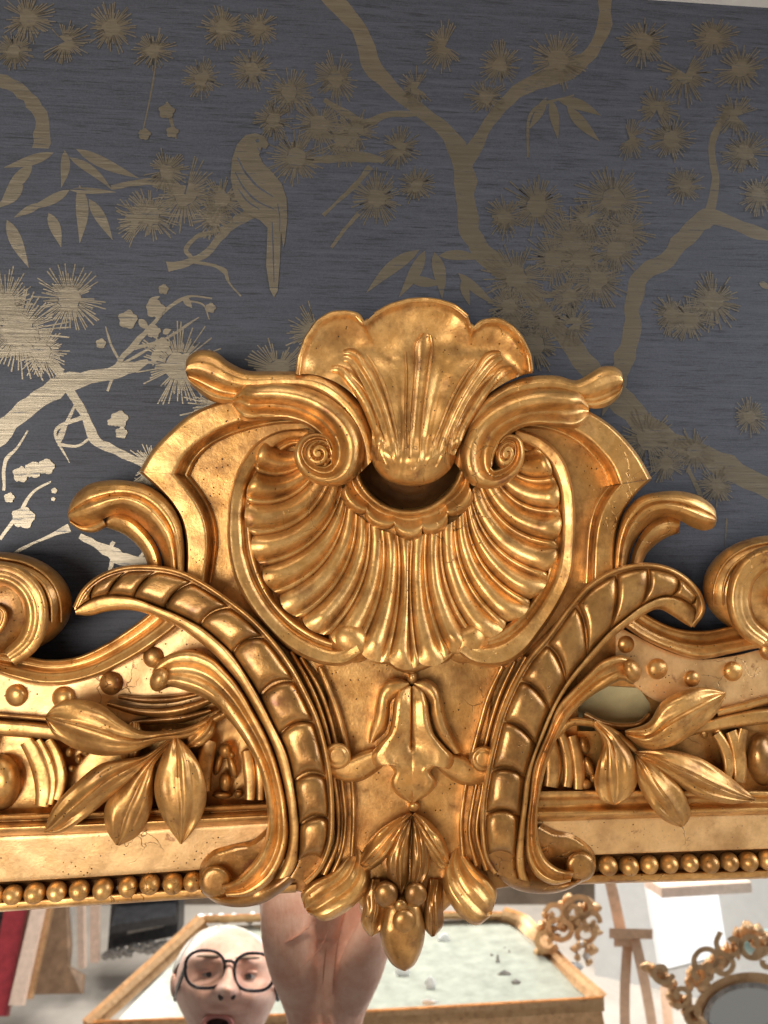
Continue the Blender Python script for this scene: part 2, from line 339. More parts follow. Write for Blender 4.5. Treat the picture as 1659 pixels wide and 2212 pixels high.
for a in [(325, 465, 62), (400, 420, 74), (462, 472, 46), (300, 478, 55), (150, 645, 72), (40, 715, 100), (10, 660, 70), (90, 760, 60), (435, 170, 45), (545, 150, 48), (625, 200, 52), (725, 170, 50), (690, 270, 60), (640, 340, 62), (740, 300, 55),
          (815, 428, 56), (770, 285, 48), (385, 790, 88), (470, 880, 75), (600, 800, 68), (680, 715, 62), (1160, 445, 66), (1325, 430, 72), (1350, 500, 58), (1235, 520, 64), (1115, 600, 70), (1195, 560, 58), (1290, 605, 62), (1255, 560, 60),
          (1540, 650, 62), (1450, 680, 46), (1490, 690, 50), (1205, 130, 62), (1080, 140, 46), (1420, 235, 46), (1480, 160, 60), (1610, 330, 50), (1155, 745, 66), (1110, 700, 50), (1230, 640, 46), (1050, 210, 40), (900, 190, 42), (960, 100, 50), (1330, 540, 56),
          (1398, 950, 64), (1500, 975, 46), (1550, 1050, 44), (1440, 1000, 44), (330, 1010, 52), (320, 1055, 34), (240, 60, 55), (140, 90, 50), (60, 40, 55), (30, 110, 44), (330, 110, 42), (480, 60, 50), (560, 60, 40), (1390, 90, 54), (1540, 80, 50), (1600, 150, 52), (1450, 300, 50), (1360, 300, 40), (1590, 250, 46), (1640, 420, 44), (1480, 400, 42), (860, 320, 46), (900, 400, 40), (1090, 470, 44), (1270, 470, 50), (590, 260, 44), (480, 430, 50), (360, 370, 46), (1180, 690, 50), (1240, 700, 44), (1100, 660, 46), (1620, 900, 40)]:
    if rng.random() < .2 and a[2] < 80: q = rng.uniform(0, 360); sprig(*a, q, q + rng.uniform(250, 330))
    else: sprig(*a)
for a in [(276, 690, 22), (336, 668, 22), (332, 716, 16), (350, 745, 18), (353, 625, 12), (218, 742, 12), (258, 905, 20), (262, 935, 14), (240, 912, 9), (45, 1025, 19), (72, 1015, 20), (100, 1008, 19), (55, 1100, 0.1), (50, 1118, 26), (20, 1075, 12), (117, 1060, 7), (115, 1078, 5), (455, 665, 12), (312, 290, 14), (360, 240, 18), (372, 285, 14)]:
    if a[2] > 1: blossom(*a)
bird = ink('printed_bird', [(530, 292), (553, 287), (572, 296), (581, 312), (574, 322), (565, 318), (560, 335), (568, 352), (588, 372), (608, 396), (619, 428), (621, 470), (616, 520), (612, 535), (607, 500), (605, 560), (600, 628), (592, 642), (583, 626), (575, 575), (578, 492), (562, 476), (530, 460), (508, 428), (498, 385), (501, 345), (512, 312)])
for pl in ([(513, 340, 1.5), (530, 372, 2.2), (556, 402, 2.2), (590, 425, 1)], [(508, 372, 1), (526, 405, 2), (552, 432, 2), (592, 452, 1)], [(514, 408, 1), (534, 434, 2), (560, 452, 1)], [(588, 480, 1), (590, 540, 1.6), (592, 610, .8)], [(600, 440, 1), (604, 470, 1.4), (604, 500, .8)], [(556, 318, 1), (566, 330, 1.6), (574, 328, 1)]):
    o = branch(pl, 'feather_line'); o.data.materials[0] = PAPER; o.parent = bird; o.location = ORG[o.name] - ORG[bird.name]
lay[0] += 1; o = ink('printed_eye', [(556 + 4 * math.cos(t), 304 + 4 * math.sin(t)) for t in np.linspace(0, 6, 12)]); o.data.materials[0] = PAPER; o.parent = bird; o.location = ORG[o.name] - ORG[bird.name]
bird['label'] = 'pale gold parrot printed on the wallpaper'
CREAM = plain('cream_paint', (.70, .69, .66), .6, 0, .06, 40)
q0 = -WH * S; zc = float(P(1659., 17., WH)[2])
cn = obj('ceiling', [(-1.3, q0 - .10, zc), (1.5, q0 - .10, zc), (1.5, q0 + .02, zc), (-1.3, q0 + .02, zc), (-1.3, q0 - .10, zc + .05), (1.5, q0 - .10, zc + .05), (1.5, q0 + .02, zc + .05), (-1.3, q0 + .02, zc + .05)],
         [[0, 1, 2, 3], [7, 6, 5, 4], [0, 4, 5, 1], [1, 5, 6, 2], [2, 6, 7, 3], [3, 7, 4, 0]], CREAM, None, 0)
kinds(cn, kind='structure', label='white painted ceiling edge above the wallpaper')

# ================================================================== MIRROR FRAME
mf = empty('gilded_mirror', tuple(P(880., 2300., 0.)), 'large gilded wood mirror with a carved scallop shell crest against dark wallpaper', 'mirror')
# --- backing
slab('back_panel', [(-140, 1500), (60, 1490), (200, 1470), (290, 1425), (370, 1375), (450, 1330), (560, 1330), (700, 1340), (1080, 1340), (1200, 1330), (1245, 1345), (1250, 1580), (1780, 1580), (1780, 1890), (700, 1900), (-140, 1940)], 28, -20, GOLD, mf)
slab('back_panel', [(1240, 1342), (1290, 1345), (1370, 1370), (1440, 1405), (1530, 1425), (1640, 1405), (1780, 1400), (1780, 1592), (1410, 1592), (1404, 1520), (1380, 1486), (1240, 1478)], 25, -20, GOLD, mf)
slab('crest_panel', [(880, 840), (640, 850), (520, 890), (450, 940), (385, 1030), (425, 1090), (432, 1160), (425, 1260), (540, 1340), (640, 1420), (1130, 1420), (1230, 1320), (1330, 1250), (1325, 1120), (1350, 1040), (1290, 950), (1210, 890), (1120, 850)], 32, -20, GOLD, mf)
slab('apron_panel', [(640, 1400), (700, 1470), (720, 1600), (730, 1880), (1040, 1880), (1050, 1600), (1070, 1470), (1130, 1400)], 52, -20, GOLD, mf)
for pl in ([(590, 1870), (770, 1870), (770, 1925), (705, 1936), (640, 1925)], [(995, 1860), (1130, 1860), (1120, 1912), (1050, 1925), (1000, 1925)]): slab('apron_foot', pl, 44, 4, DARK, mf)
# --- glass
obj('mirror_glass', P(np.array([-150., 1790, 1790, -150]), np.array([1850., 1850, 2700, 2700]), np.zeros(4)), [[0, 1, 2, 3]], MIRROR, mf, 0)
# --- lower straight mouldings, left and right
def moulding(pts_top, pts_bot, name, h, amp, prof, mat, tilt=0, **kw):
    return strip(name, pts_top, pts_bot, h, amp, prof, mat, mf, n=70, m=30, tilt=tilt, wave=.6, **kw)
RIDGE = [(-1, .0), (-.95, .45), (-.8, .55), (-.55, .5), (-.45, .25), (-.3, .3), (-.1, .8), (.15, 1), (.4, .95), (.6, .6), (.75, .3), (1, .12)]
moulding([(-160, 1764), (200, 1752), (610, 1733)], [(-160, 1818), (200, 1804), (610, 1782)], 'ridge_moulding', 55, 45, RIDGE, GOLD)
moulding([(1130, 1707), (1400, 1706), (1820, 1710)], [(1130, 1780), (1400, 1770), (1820, 1758)], 'ridge_moulding', 55, 42, [(-1, 0), (-.93, .5), (-.7, .55), (-.5, .5), (-.42, .35), (-.1, .38), (.1, .5), (.3, .9), (.5, 1), (.7, .85), (.85, .4), (1, .1)], GOLD)
moulding([(-160, 1814), (200, 1800), (610, 1776)], [(-160, 1914), (200, 1894), (610, 1866)], 'frieze', 62, 2, FLAT, MATT, -4, skirt=10)
moulding([(1130, 1774), (1400, 1766), (1820, 1754)], [(1130, 1852), (1400, 1842), (1820, 1828)], 'frieze', 62, 2, FLAT, MATT, -4, skirt=10)
CH = [(-1, 1), (-.9, .6), (-.7, .1), (0, 0), (.7, .1), (.9, .5), (1, .7)]
moulding([(-160, 1912), (200, 1892), (610, 1864)], [(-160, 1968), (200, 1944), (610, 1915)], 'bead_channel', 28, 28, CH, BROWN, 0, skirt=5)  # brown colour deepens the shade behind the beads
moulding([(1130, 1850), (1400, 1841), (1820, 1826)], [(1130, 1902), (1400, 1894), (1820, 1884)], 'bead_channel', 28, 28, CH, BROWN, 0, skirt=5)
moulding([(-160, 1956), (0, 1945), (200, 1931), (430, 1915), (640, 1905)], [(-160, 1981), (0, 1970), (200, 1956), (430, 1941), (640, 1928)], 'inner_lip', 25, 26, PAD, GOLD, 0, skirt=-1)
moulding([(1110, 1893), (1300, 1886), (1480, 1882), (1820, 1871)], [(1110, 1916), (1300, 1909), (1480, 1904), (1820, 1892)], 'inner_lip', 25, 26, PAD, GOLD, 0, skirt=-1)
bme = None
for (x, y) in [(-108, 1939), (-62, 1937), (-16, 1935), (30, 1931), (75, 1929), (121, 1926), (172, 1922), (222, 1919), (275, 1915), (326, 1911), (372, 1908), (415, 1904), (1314, 1870), (1358, 1869), (1403, 1868), (1446, 1867), (1489, 1866), (1532, 1865), (1575, 1863), (1617, 1861), (1657, 1859), (1699, 1857), (1741, 1855)]:
    c = P(float(x), float(y), 46.)
    if bme is None:
        bm = bmesh.new(); bmesh.ops.create_uvsphere(bm, u_segments=24, v_segments=14, radius=1)
        bme = bpy.data.meshes.new('bead'); bm.to_mesh(bme); bm.free(); bme.shade_smooth(); bme.materials.append(GOLD)
    o = bpy.data.objects.new('bead', bme); COL.objects.link(o); o.parent = mf; o.location = c - ORG[mf.name]
    r = 20.5 * S * rng.uniform(.93, 1.06); o.scale = (r * rng.uniform(.97, 1.08), r, r * rng.uniform(.94, 1.04)); o.location.x += rng.uniform(-2, 2) * S; o.location.z += rng.uniform(-2, 2) * S; o.rotation_euler = (0, x, 0)
# --- egg-and-strap band between the mouldings
def vstrap(x0, y0, x1, y1, wd, bend, h=58, mat=GOLD, name='strap'):
    pts = [(x0 + (x1 - x0) * t + bend * 4 * t * (1 - t), y0 + (y1 - y0) * t, wd * (1.15 + .25 * math.sin(math.pi * t))) for t in np.linspace(0, 1, 7)]
    return path(name, pts, h, 16, PAD, mat, mf, n=30, m=14, skirt=20)
for (x0, y0, x1, y1, wd, bd) in [(58, 1600, 92, 1742, 15, 16), (82, 1598, 108, 1738, 8, 17), (104, 1598, 122, 1728, 10, 18), (-30, 1600, -50, 1742, 12, -12), (532, 1622, 540, 1728, 10, 4), (556, 1635, 562, 1728, 7, 3), (580, 1640, 590, 1728, 10, 2),
                                 (1182, 1590, 1190, 1700, 14, 8), (1212, 1585, 1225, 1700, 9, 10), (1236, 1590, 1250, 1705, 10, 6), (1548, 1585, 1572, 1680, 10, 12), (1580, 1580, 1596, 1690, 12, 8), (1606, 1575, 1602, 1680, 9, -6), (455, 1600, 440, 1710, 14, -6), (1700, 1590, 1720, 1700, 12, 10)]:
    vstrap(x0, y0, x1, y1, wd, bd)
dome('egg', 2, 1690, 44, 62, 30, 50, GOLD, mf, rot=.1); dome('egg', 1648, 1640, 36, 58, 30, 45, DARK, mf, rot=-.1)
for (x, y, rx, ry, r) in [(487, 1622, 15, 18, .2), (472, 1650, 9, 26, .3), (502, 1655, 9, 28, -.3), (487, 1690, 14, 22, 0), (480, 1718, 22, 8, 0), (515, 1715, 10, 9, 0), (500, 1630, 8, 10, 0),
                          (150, 1625, 9, 12, .4), (170, 1640, 8, 10, 0), (155, 1660, 9, 8, 0), (185, 1625, 9, 9, 0), (1262, 1610, 12, 20, -.3), (1250, 1645, 10, 22, .3), (1272, 1655, 10, 24, -.4), (1262, 1695, 16, 14, 0), (1282, 1680, 8, 10, 0),
                          (1535, 1560, 9, 10, 0), (1550, 1580, 9, 8, .2), (1520, 1585, 8, 12, -.4), (1565, 1565, 7, 8, 0)]:
    dome('floret', x, y, rx, ry, 48, 22, GOLD, mf, rot=r, nr=8, na=18, skirt=25)
# --- left and right upper mouldings with studs
strip('stud_band', [(-150, 1455), (0, 1450), (60, 1472), (125, 1475), (200, 1458), (280, 1423), (350, 1378), (420, 1330)], [(-150, 1548), (0, 1548), (60, 1554), (130, 1562), (230, 1570), (330, 1560), (430, 1520), (520, 1440)], 50, 3, FLAT, MATT, mf, n=60, m=20, skirt=20)
CYMA = [(-1, .1), (-.93, .3), (-.8, .35), (-.6, .18), (-.3, .15), (-.1, .3), (.02, .7), (.12, .78), (.25, .8), (.5, .92), (.7, 1), (.85, .9), (.95, .5), (1, .1)]
strip('cyma_moulding', [(-150, 1425), (-40, 1405), (40, 1412), (95, 1424), (160, 1420), (225, 1392), (280, 1357), (318, 1328), (350, 1295)], [(-150, 1452), (-40, 1445), (30, 1468), (80, 1480), (130, 1481), (205, 1464), (285, 1426), (350, 1384), (410, 1335)], 50, 42, CYMA, GOLD, mf, n=80, m=34, skirt=10)
path('lower_moulding', [(-150, 1545, 4), (0, 1545, 4), (60, 1550, 4), (130, 1556, 4)], 62, 10, ROUND, GOLD, mf, n=40, m=12)
path('lower_moulding', [(-150, 1572, 18), (0, 1572, 18), (60, 1576, 18), (170, 1586, 17), (260, 1585, 14)], 52, 24, PAD, GOLD, mf, n=40, m=18)
strip('stud_band', [(1780, 1395), (1659, 1400), (1580, 1418), (1505, 1424), (1430, 1402), (1370, 1372), (1330, 1350)], [(1780, 1500), (1659, 1515), (1560, 1535), (1480, 1530), (1420, 1515), (1380, 1490), (1330, 1440)], 50, 3, FLAT, MATT, mf, n=60, m=20, skirt=20)
strip('cyma_moulding', [(1780, 1290), (1700, 1325), (1640, 1342), (1580, 1352), (1525, 1362), (1465, 1358), (1415, 1338), (1375, 1310), (1350, 1280)], [(1780, 1385), (1700, 1398), (1640, 1400), (1580, 1412), (1510, 1424), (1435, 1402), (1380, 1375), (1345, 1350), (1310, 1320)], 50, 42, CYMA, GOLD, mf, n=80, m=34, skirt=10)
path('lower_moulding', [(1780, 1510, 9), (1659, 1512, 9), (1600, 1528, 9), (1550, 1540, 8)], 60, 14, ROUND, GOLD, mf, n=40, m=12)
path('lower_moulding', [(1780, 1545, 18), (1659, 1546, 18), (1600, 1554, 17), (1540, 1566, 14), (1490, 1580, 10)], 52, 24, PAD, GOLD, mf, n=40, m=18)
for (x, y, r) in [(35, 1502, 26), (240, 1476, 27), (331, 1420, 24), (137, 1508, 27), (1420, 1445, 24), (1495, 1466, 19), (1583, 1450, 23), (1662, 1404, 24), (1352, 1392, 20), (-60, 1500, 26)]:
    dome('stud', x, y, r * .96, r * .98, 50, r * .8, GOLD, mf, skirt=40)
# pale raw board seen through the pierced opening on the right
BOARD = plain('raw_pale_board', (.40, .345, .18), .7, 0, .15, 60)
slab('backing_board', [(1235, 1480), (1430, 1480), (1430, 1580), (1235, 1580)], -22, -34, BOARD, mf)
path('opening_rim', [(1262, 1545, 9), (1300, 1562, 8), (1345, 1570, 9), (1385, 1565, 10), (1405, 1545, 9)], 30, 16, ROUND, DARK, mf, n=40, m=12, skirt=-20)
# --- big outer scrolls, cut by the picture edges
ROLL = [(-1, .05), (-.9, .5), (-.7, .85), (-.45, 1), (-.2, .96), (-.1, .88), (0, .95), (.15, .9), (.25, .8), (.4, .82), (.7, .78), (.9, .55), (1, .1)]
def outer_scroll(sx, ox, oy, k):
    f = lambda pts: [(ox + sx * a, oy + b, c) for a, b, c in pts]
    mt = DARK if k == 0 else GOLD
    root = dome('outer_scroll', ox, oy, 156, 112, 40, 88, mt, mf, skirt=0, power=2.2, nr=26, na=60)
    path('scroll_face', f([(20, 118, 20), (62, 82, 25), (78, 30, 27), (66, -24, 27), (30, -58, 26), (-20, -66, 25), (-70, -40, 24), (-88, 8, 22), (-70, 52, 19), (-34, 66, 16), (-4, 50, 14), (4, 20, 12), (-14, 6, 9)]),
         [112, 116, 118, 120, 122, 124, 126, 128, 130], [22, 30, 32, 32, 30, 28, 24, 20], ROLL, GOLD, root, n=130, m=24, skirt=60)
    for q in (1.0, 1.18):
        path('scroll_fillet', f([(112 * q, 40, 2), (110 * q, 0, 4), (92 * q, -42 * q, 4), (50 * q, -72 * q, 4), (0, -84 * q, 3)]), 116 - 30 * (q - 1) * 5, 7, ROUND, GOLD, root, n=40, m=8, skirt=70)
outer_scroll(1, 0, 1304, 0); outer_scroll(-1, 1674, 1268, 1)
# --- crest panel borders
BORD = [(-1, .3), (-.95, .8), (-.85, 1), (0, 1), (.3, 1), (.42, .93), (.55, .5), (.7, .22), (.82, .3), (.9, .28), (1, .0)]
def border(outer, inner, h):
    return strip('panel_border', outer, inner, 36, [x + 12 for x in h], BORD, GOLD, mf, n=70, m=34, skirt=-10)
border([(600, 820), (520, 855), (456, 874), (412, 894), (368, 931), (330, 970), (300, 1018)], [(650, 915), (590, 918), (540, 928), (490, 945), (450, 968), (425, 995), (410, 1027)], [42, 42, 42, 42])
border([(300, 1019), (335, 1050), (365, 1082), (388, 1118), (399, 1160), (402, 1200), (399, 1260)], [(410, 1027), (436, 1062), (455, 1095), (466, 1130), (470, 1170), (466, 1210), (458, 1260)], [42, 42, 42])
border([(1130, 820), (1200, 850), (1272, 888), (1314, 914), (1352, 950), (1382, 988), (1408, 1034)], [(1130, 925), (1175, 928), (1215, 940), (1252, 962), (1280, 990), (1298, 1015), (1310, 1050)], [42, 42, 42])
border([(1408, 1035), (1380, 1060), (1360, 1085), (1344, 1113), (1332, 1156), (1328, 1200), (1330, 1250)], [(1310, 1051), (1292, 1075), (1278, 1105), (1270, 1140), (1266, 1180), (1264, 1220), (1262, 1260)], [42, 42, 42])
# --- oval rim round the shell
RIM = [(-1, .2), (-.9, .75), (-.78, .95), (-.6, .9), (-.1, .82), (.15, .72), (.3, .42), (.45, .35), (.6, .42), (.8, .4), (1, .2)]
strip('oval_rim', [(660, 925), (600, 932), (552, 958), (519, 1003), (500, 1051), (492, 1108), (492, 1180), (504, 1242), (533, 1302), (576, 1358), (624, 1402), (665, 1425), (705, 1437), (750, 1436), (782, 1416)],
      [(680, 965), (635, 962), (600, 985), (568, 1020), (550, 1062), (545, 1122), (552, 1190), (575, 1262), (612, 1316), (655, 1352), (690, 1372), (722, 1382), (738, 1376), (745, 1368), (752, 1362)], [55, 55, 58, 60, 62, 66, 76, 84], [48, 48, 50, 52, 52, 52, 52], RIM, GOLD, mf, n=110, m=32, skirt=20)
strip('oval_rim', [(1115, 925), (1170, 945), (1213, 985), (1236, 1046), (1243, 1108), (1242, 1180), (1234, 1250), (1208, 1305), (1165, 1370), (1128, 1415), (1090, 1438), (1050, 1441), (1015, 1432), (990, 1414)],
      [(1110, 965), (1145, 985), (1172, 1015), (1190, 1065), (1195, 1120), (1190, 1190), (1168, 1265), (1130, 1318), (1095, 1350), (1062, 1370), (1045, 1374), (1036, 1370), (1030, 1366), (1022, 1362)], [55, 55, 58, 60, 62, 66, 76, 84], [48, 48, 50, 52, 52, 52, 52], RIM, GOLD, mf, n=110, m=32, skirt=20)
dome('rim_curl', 758, 1386, 42, 52, 78, 50, GOLD, mf, rot=-.9, skirt=50, power=2.5); dome('rim_curl', 1012, 1388, 40, 52, 78, 50, GOLD, mf, rot=.9, skirt=50, power=2.5)
# --- the shell: a fan of flutes
pairs = [((668, 965), (572, 950)), ((664, 1000), (556, 985)), ((700, 1035), (548, 1025)), ((738, 1052), (536, 1060)), ((745, 1075), (531, 1100)), ((752, 1095), (538, 1145)), ((768, 1110), (550, 1190)), ((785, 1122), (566, 1232)), ((803, 1135), (592, 1278)), ((820, 1144), (628, 1322)),
         ((838, 1150), (690, 1366)), ((852, 1155), (745, 1395)), ((864, 1160), (800, 1420)), ((876, 1165), (840, 1434)), ((886, 1164), (885, 1442)), ((896, 1160), (935, 1434)), ((908, 1156), (975, 1418)), ((922, 1150), (1025, 1392)), ((942, 1146), (1078, 1362)), ((960, 1136), (1132, 1320)), ((980, 1126), (1166, 1274)), ((995, 1114), (1192, 1224)), ((1005, 1100), (1204, 1178)), ((1012, 1082), (1209, 1130)), ((1018, 1062), (1208, 1085)), ((1040, 1040), (1200, 1040)), ((1075, 1015), (1186, 1000)), ((1105, 965), (1160, 965))]
NF = 19; SU = 24
pa = spl([a for a, b in pairs], NF * SU + 1); pe = spl([b for a, b in pairs], NF * SU + 1)
nr_ = 34; rr = np.linspace(0, 1, nr_)[:, None]
tt = (np.arange(NF * SU + 1) % SU) / SU
side = np.clip((pe[:, 0] - 880) / 330, -1, 1)
rib = lambda ph: np.where(ph < .76, np.maximum(0, 1 - np.abs((ph - .38) / .38)**2.4), .42 * np.maximum(0, 1 - np.abs((ph - .88) / .12)**2.2))
shell = slab('shell', [(640, 960), (575, 975), (548, 1060), (556, 1150), (600, 1270), (700, 1365), (810, 1405), (960, 1405), (1070, 1350), (1160, 1265), (1200, 1150), (1195, 1040), (1160, 965), (1100, 1000), (1010, 1080), (960, 1118), (880, 1135), (800, 1118), (748, 1080), (690, 1010)], 40, 10, GOLD, mf)
for k in range(NF):
    ix = np.arange(k * SU, (k + 1) * SU + 1); ph = np.linspace(0, 1, SU + 1)[None, :]
    sc_ = 1 + .05 * (np.sin(ph * math.pi)**.7 - .6)
    A = pa[ix][None]; B = pe[ix][None]; v = B - A
    ln = np.linalg.norm(v, axis=-1); bend = .17 * ln * np.sign(side[ix]) * np.abs(side[ix])**.6
    nx = -v[..., 1] / ln; ny = v[..., 0] / ln
    r = rr * sc_
    bb = 4 * r * (1 - r) * bend
    X = A[..., 0] + v[..., 0] * r - nx * bb * -1; Y = A[..., 1] + v[..., 1] * r - ny * bb * -1
    bot = np.clip((pe[ix][:, 1] - 1250) / 180, 0, 1)[None]
    base = 66 - 10 * np.sin(rr * math.pi * .8) + 38 * rr**1.8 + 26 * bot * rr**2 - 7 * np.clip((rr - .93) / .07, 0, 1)**2
    jit = 1 + .25 * math.sin(k * 2.4)
    H = base + (5 + 19 * rr**.7) * jit * rib(ph) * (1 - (.45 + .35 * bot) * np.clip((rr - .86) / .12, 0, 1))
    hgrid('shell_flute', X, Y, H, GOLD, shell, 45, True, 0, 60, 1.0)
# scalloped lip at the bottom of the shell
path('shell_lip', [(795, 1412, 7), (815, 1424, 9), (840, 1428, 8), (862, 1438, 11), (886, 1443, 11), (910, 1438, 10), (935, 1430, 8), (958, 1424, 9), (978, 1410, 7)], 98, 20, ROUND, DARK, mf, n=60, m=14, skirt=60)
# --- collar under the hood
strip('collar_ring', [(772, 1000), (782, 1035), (805, 1068), (840, 1092), (880, 1100), (922, 1093), (958, 1070), (985, 1035), (996, 1003)], [(758, 1004), (768, 1042), (795, 1079), (835, 1105), (880, 1114), (927, 1106), (968, 1080), (998, 1042), (1010, 1006)], 96, 14, ROUND, GOLD, mf, n=70, m=14, skirt=40)
strip('collar_hollow', [(775, 1000), (786, 1035), (808, 1066), (840, 1089), (880, 1097), (922, 1090), (955, 1068), (982, 1035), (992, 1003)], [(830, 985), (835, 1000), (845, 1015), (862, 1028), (885, 1035), (908, 1030), (928, 1018), (940, 1002), (945, 988)], [98], [-58], [(-1, 0), (-.6, .5), (0, .85), (1, 1)], BROWN, mf, n=60, m=16, skirt=10)  # brown colour stands in for the dark of a deeper slit
cusp = [(740, 1030), (742, 1056), (790, 1110), (852, 1136), (912, 1148), (966, 1116), (1018, 1062), (1016, 1036)]
co_ = [cusp[0]]
for (p0, p1, bu) in zip(cusp[1:-2], cusp[2:-1], (22, 20, 26, 22, 22)):
    for t in np.linspace(0, 1, 24):
        x = p0[0] + (p1[0] - p0[0]) * t; y = p0[1] + (p1[1] - p0[1]) * t; d_ = math.hypot(x - 880, y - 1030); k = bu * math.sin(math.pi * t)**.6
        co_.append((x + (x - 880) / d_ * k, y + (y - 1030) / d_ * k))
co_.append(cusp[-1])
ci_ = [(760, 1006), (768, 1042), (795, 1079), (835, 1105), (880, 1114), (927, 1106), (968, 1080), (998, 1042), (1008, 1010)]
n_ = len(co_); cl = np.array(co_)
strip('scalloped_collar', spl(ci_, n_), np.stack([np.interp(np.linspace(0, n_ - 1, n_ * 1), np.arange(n_), cl[:, k]) for k in (0, 1)], 1), 62, 40, [(-1, .9), (-.85, .72), (-.65, .66), (-.3, .8), (.1, .97), (.4, 1), (.65, .9), (.85, .6), (1, .1)], GOLD, mf, n=n_, m=22, skirt=40)
# --- hood
rows = [[(812, 975), (822, 1000), (838, 1018), (862, 1028), (890, 1032), (918, 1028), (942, 1018), (962, 1000), (975, 978)],
        [(800, 988), (813, 1016), (834, 1036), (860, 1046), (890, 1050), (920, 1046), (946, 1036), (970, 1016), (984, 992)],
        [(803, 965), (818, 985), (840, 1000), (864, 1008), (890, 1011), (917, 1008), (940, 1000), (966, 985), (984, 968)],
        [(800, 915), (818, 925), (840, 932), (866, 936), (893, 938), (920, 936), (946, 931), (976, 922), (1000, 912)],
        [(772, 862), (794, 860), (818, 860), (856, 862), (898, 864), (940, 862), (978, 860), (1010, 860), (1042, 862)],
        [(718, 822), (745, 808), (780, 800), (836, 800), (903, 802), (968, 800), (1020, 798), (1060, 806), (1100, 822)],
        [(668, 808), (695, 772), (740, 752), (815, 752), (908, 752), (990, 752), (1052, 752), (1100, 778), (1138, 808)]]
top = [(640, 808), (645, 770), (660, 728), (685, 692), (715, 675), (745, 672), (772, 680), (786, 700), (795, 690), (815, 672), (845, 657), (880, 647), (915, 644), (950, 648), (985, 660), (1010, 680), (1021, 712), (1030, 702), (1050, 690), (1080, 690), (1108, 705), (1130, 732), (1146, 768), (1150, 806)]
nU = 150
RW = [spl(r, nU) for r in rows]
ta = np.array(top, float); dd = np.concatenate([[0], np.cumsum(np.linalg.norm(np.diff(ta, axis=0), axis=1))]); q = np.linspace(0, dd[-1], nU)
rt = np.stack([np.interp(q, dd, ta[:, 0]), np.interp(q, dd, ta[:, 1])], 1)
us = np.linspace(-1, 1, nU)
hr = [60, 150, 208, 190, 162, 142, 132, 146, 160]
mid = RW[-1] * .45 + rt * .55
RW += [mid, rt]
R3 = np.stack([np.concatenate([r, (hr[i] - (26 if i in (1, 2, 3) else 12 if i == 4 else -6) * us**2)[:, None]], 1) for i, r in enumerate(RW)])
nv = 84
G = np.stack([spl(R3[:, j, :], nv) for j in range(nU)], 1)
vv = np.linspace(0, 1, nv)[:, None]
ysc = G[..., 1]
def ribs(u, wd, ytop, amp):
    g = np.exp(-((us[None, :] - u) / wd)**2)
    e = 1 / (1 + np.exp(-(ysc - ytop) / 4.0))
    return amp * g * e * np.clip((1045 - ysc) / 70, 0, 1)**.5
HB = G[..., 2].copy()
for (u, wd, yt, am) in [(-.80, .04, 800, 10), (.80, .04, 802, 10), (-.27, .09, 772, -6), (.24, .09, 778, -6)]:
    HB += ribs(u, wd, yt, am)
HB += 8 * np.clip((vv - .955) / .03, 0, 1)
hood = hgrid('shell_hood', G[..., 0], G[..., 1], HB, GOLD, mf, 70, True, 0, 60, 1.6)
for (i0, i1) in ((0, 54), (56, 102), (104, 149)):
    e = rt[i0:i1 + 1:4]; cc = np.array([895., 900.]); e = e + (cc - e) / np.linalg.norm(cc - e, axis=1)[:, None] * 4
    path('hood_rim', [(a, b, 6.5) for a, b in e], 156, 11, ROUND, GOLD, hood, n=60, m=10, skirt=90)
def hood_h(x, y):
    k = np.argmin((G[..., 0] - x)**2 + (G[..., 1] - y)**2 + 1e4 * (vv < .14)); return HB.reshape(-1)[k]
RIBS = [([(742, 768, 13), (756, 768, 17), (778, 792, 17), (806, 842, 17), (829, 902, 15), (845, 962, 12), (855, 1008, 6)], 20, HALFROLL), ([(716, 798, 8), (730, 798, 10), (758, 824, 11), (787, 867, 11), (810, 922, 10), (828, 977, 8), (838, 1002, 4)], 15, ROUND),
        ([(792, 764, 3), (815, 802, 5), (838, 862, 5), (853, 922, 4), (864, 990, 3), (867, 1008, 2)], 9, ROUND), ([(922, 722, 10), (918, 738, 19), (913, 790, 18), (905, 860, 16), (899, 930, 14), (895, 1000, 10), (893, 1015, 5)], 17, COVE), ([(876, 760, 3), (878, 810, 4), (877, 870, 4), (876, 940, 4), (878, 1010, 3)], 8, ROUND),
        ([(1082, 768, 12), (1068, 772, 17), (1040, 802, 16), (1006, 852, 15), (976, 912, 14), (953, 972, 11), (938, 1008, 6)], 20, [(-t, v) for t, v in HALFROLL][::-1]), ([(1106, 796, 7), (1092, 800, 10), (1062, 828, 10), (1031, 872, 10), (1003, 922, 9), (976, 982, 6)], 15, ROUND), ([(1030, 776, 3), (1006, 808, 5), (975, 862, 5), (950, 922, 4), (926, 990, 3), (920, 1005, 2)], 9, ROUND)]
for pts, am, pf in RIBS:
    q = spl(pts, 60); path('hood_rib', pts, [hood_h(a, b) - 3 for a, b, c in q], [am * .5, am, am, am, am * .8, am * .35, 0], pf, GOLD, hood, n=60, m=18, skirt=90)
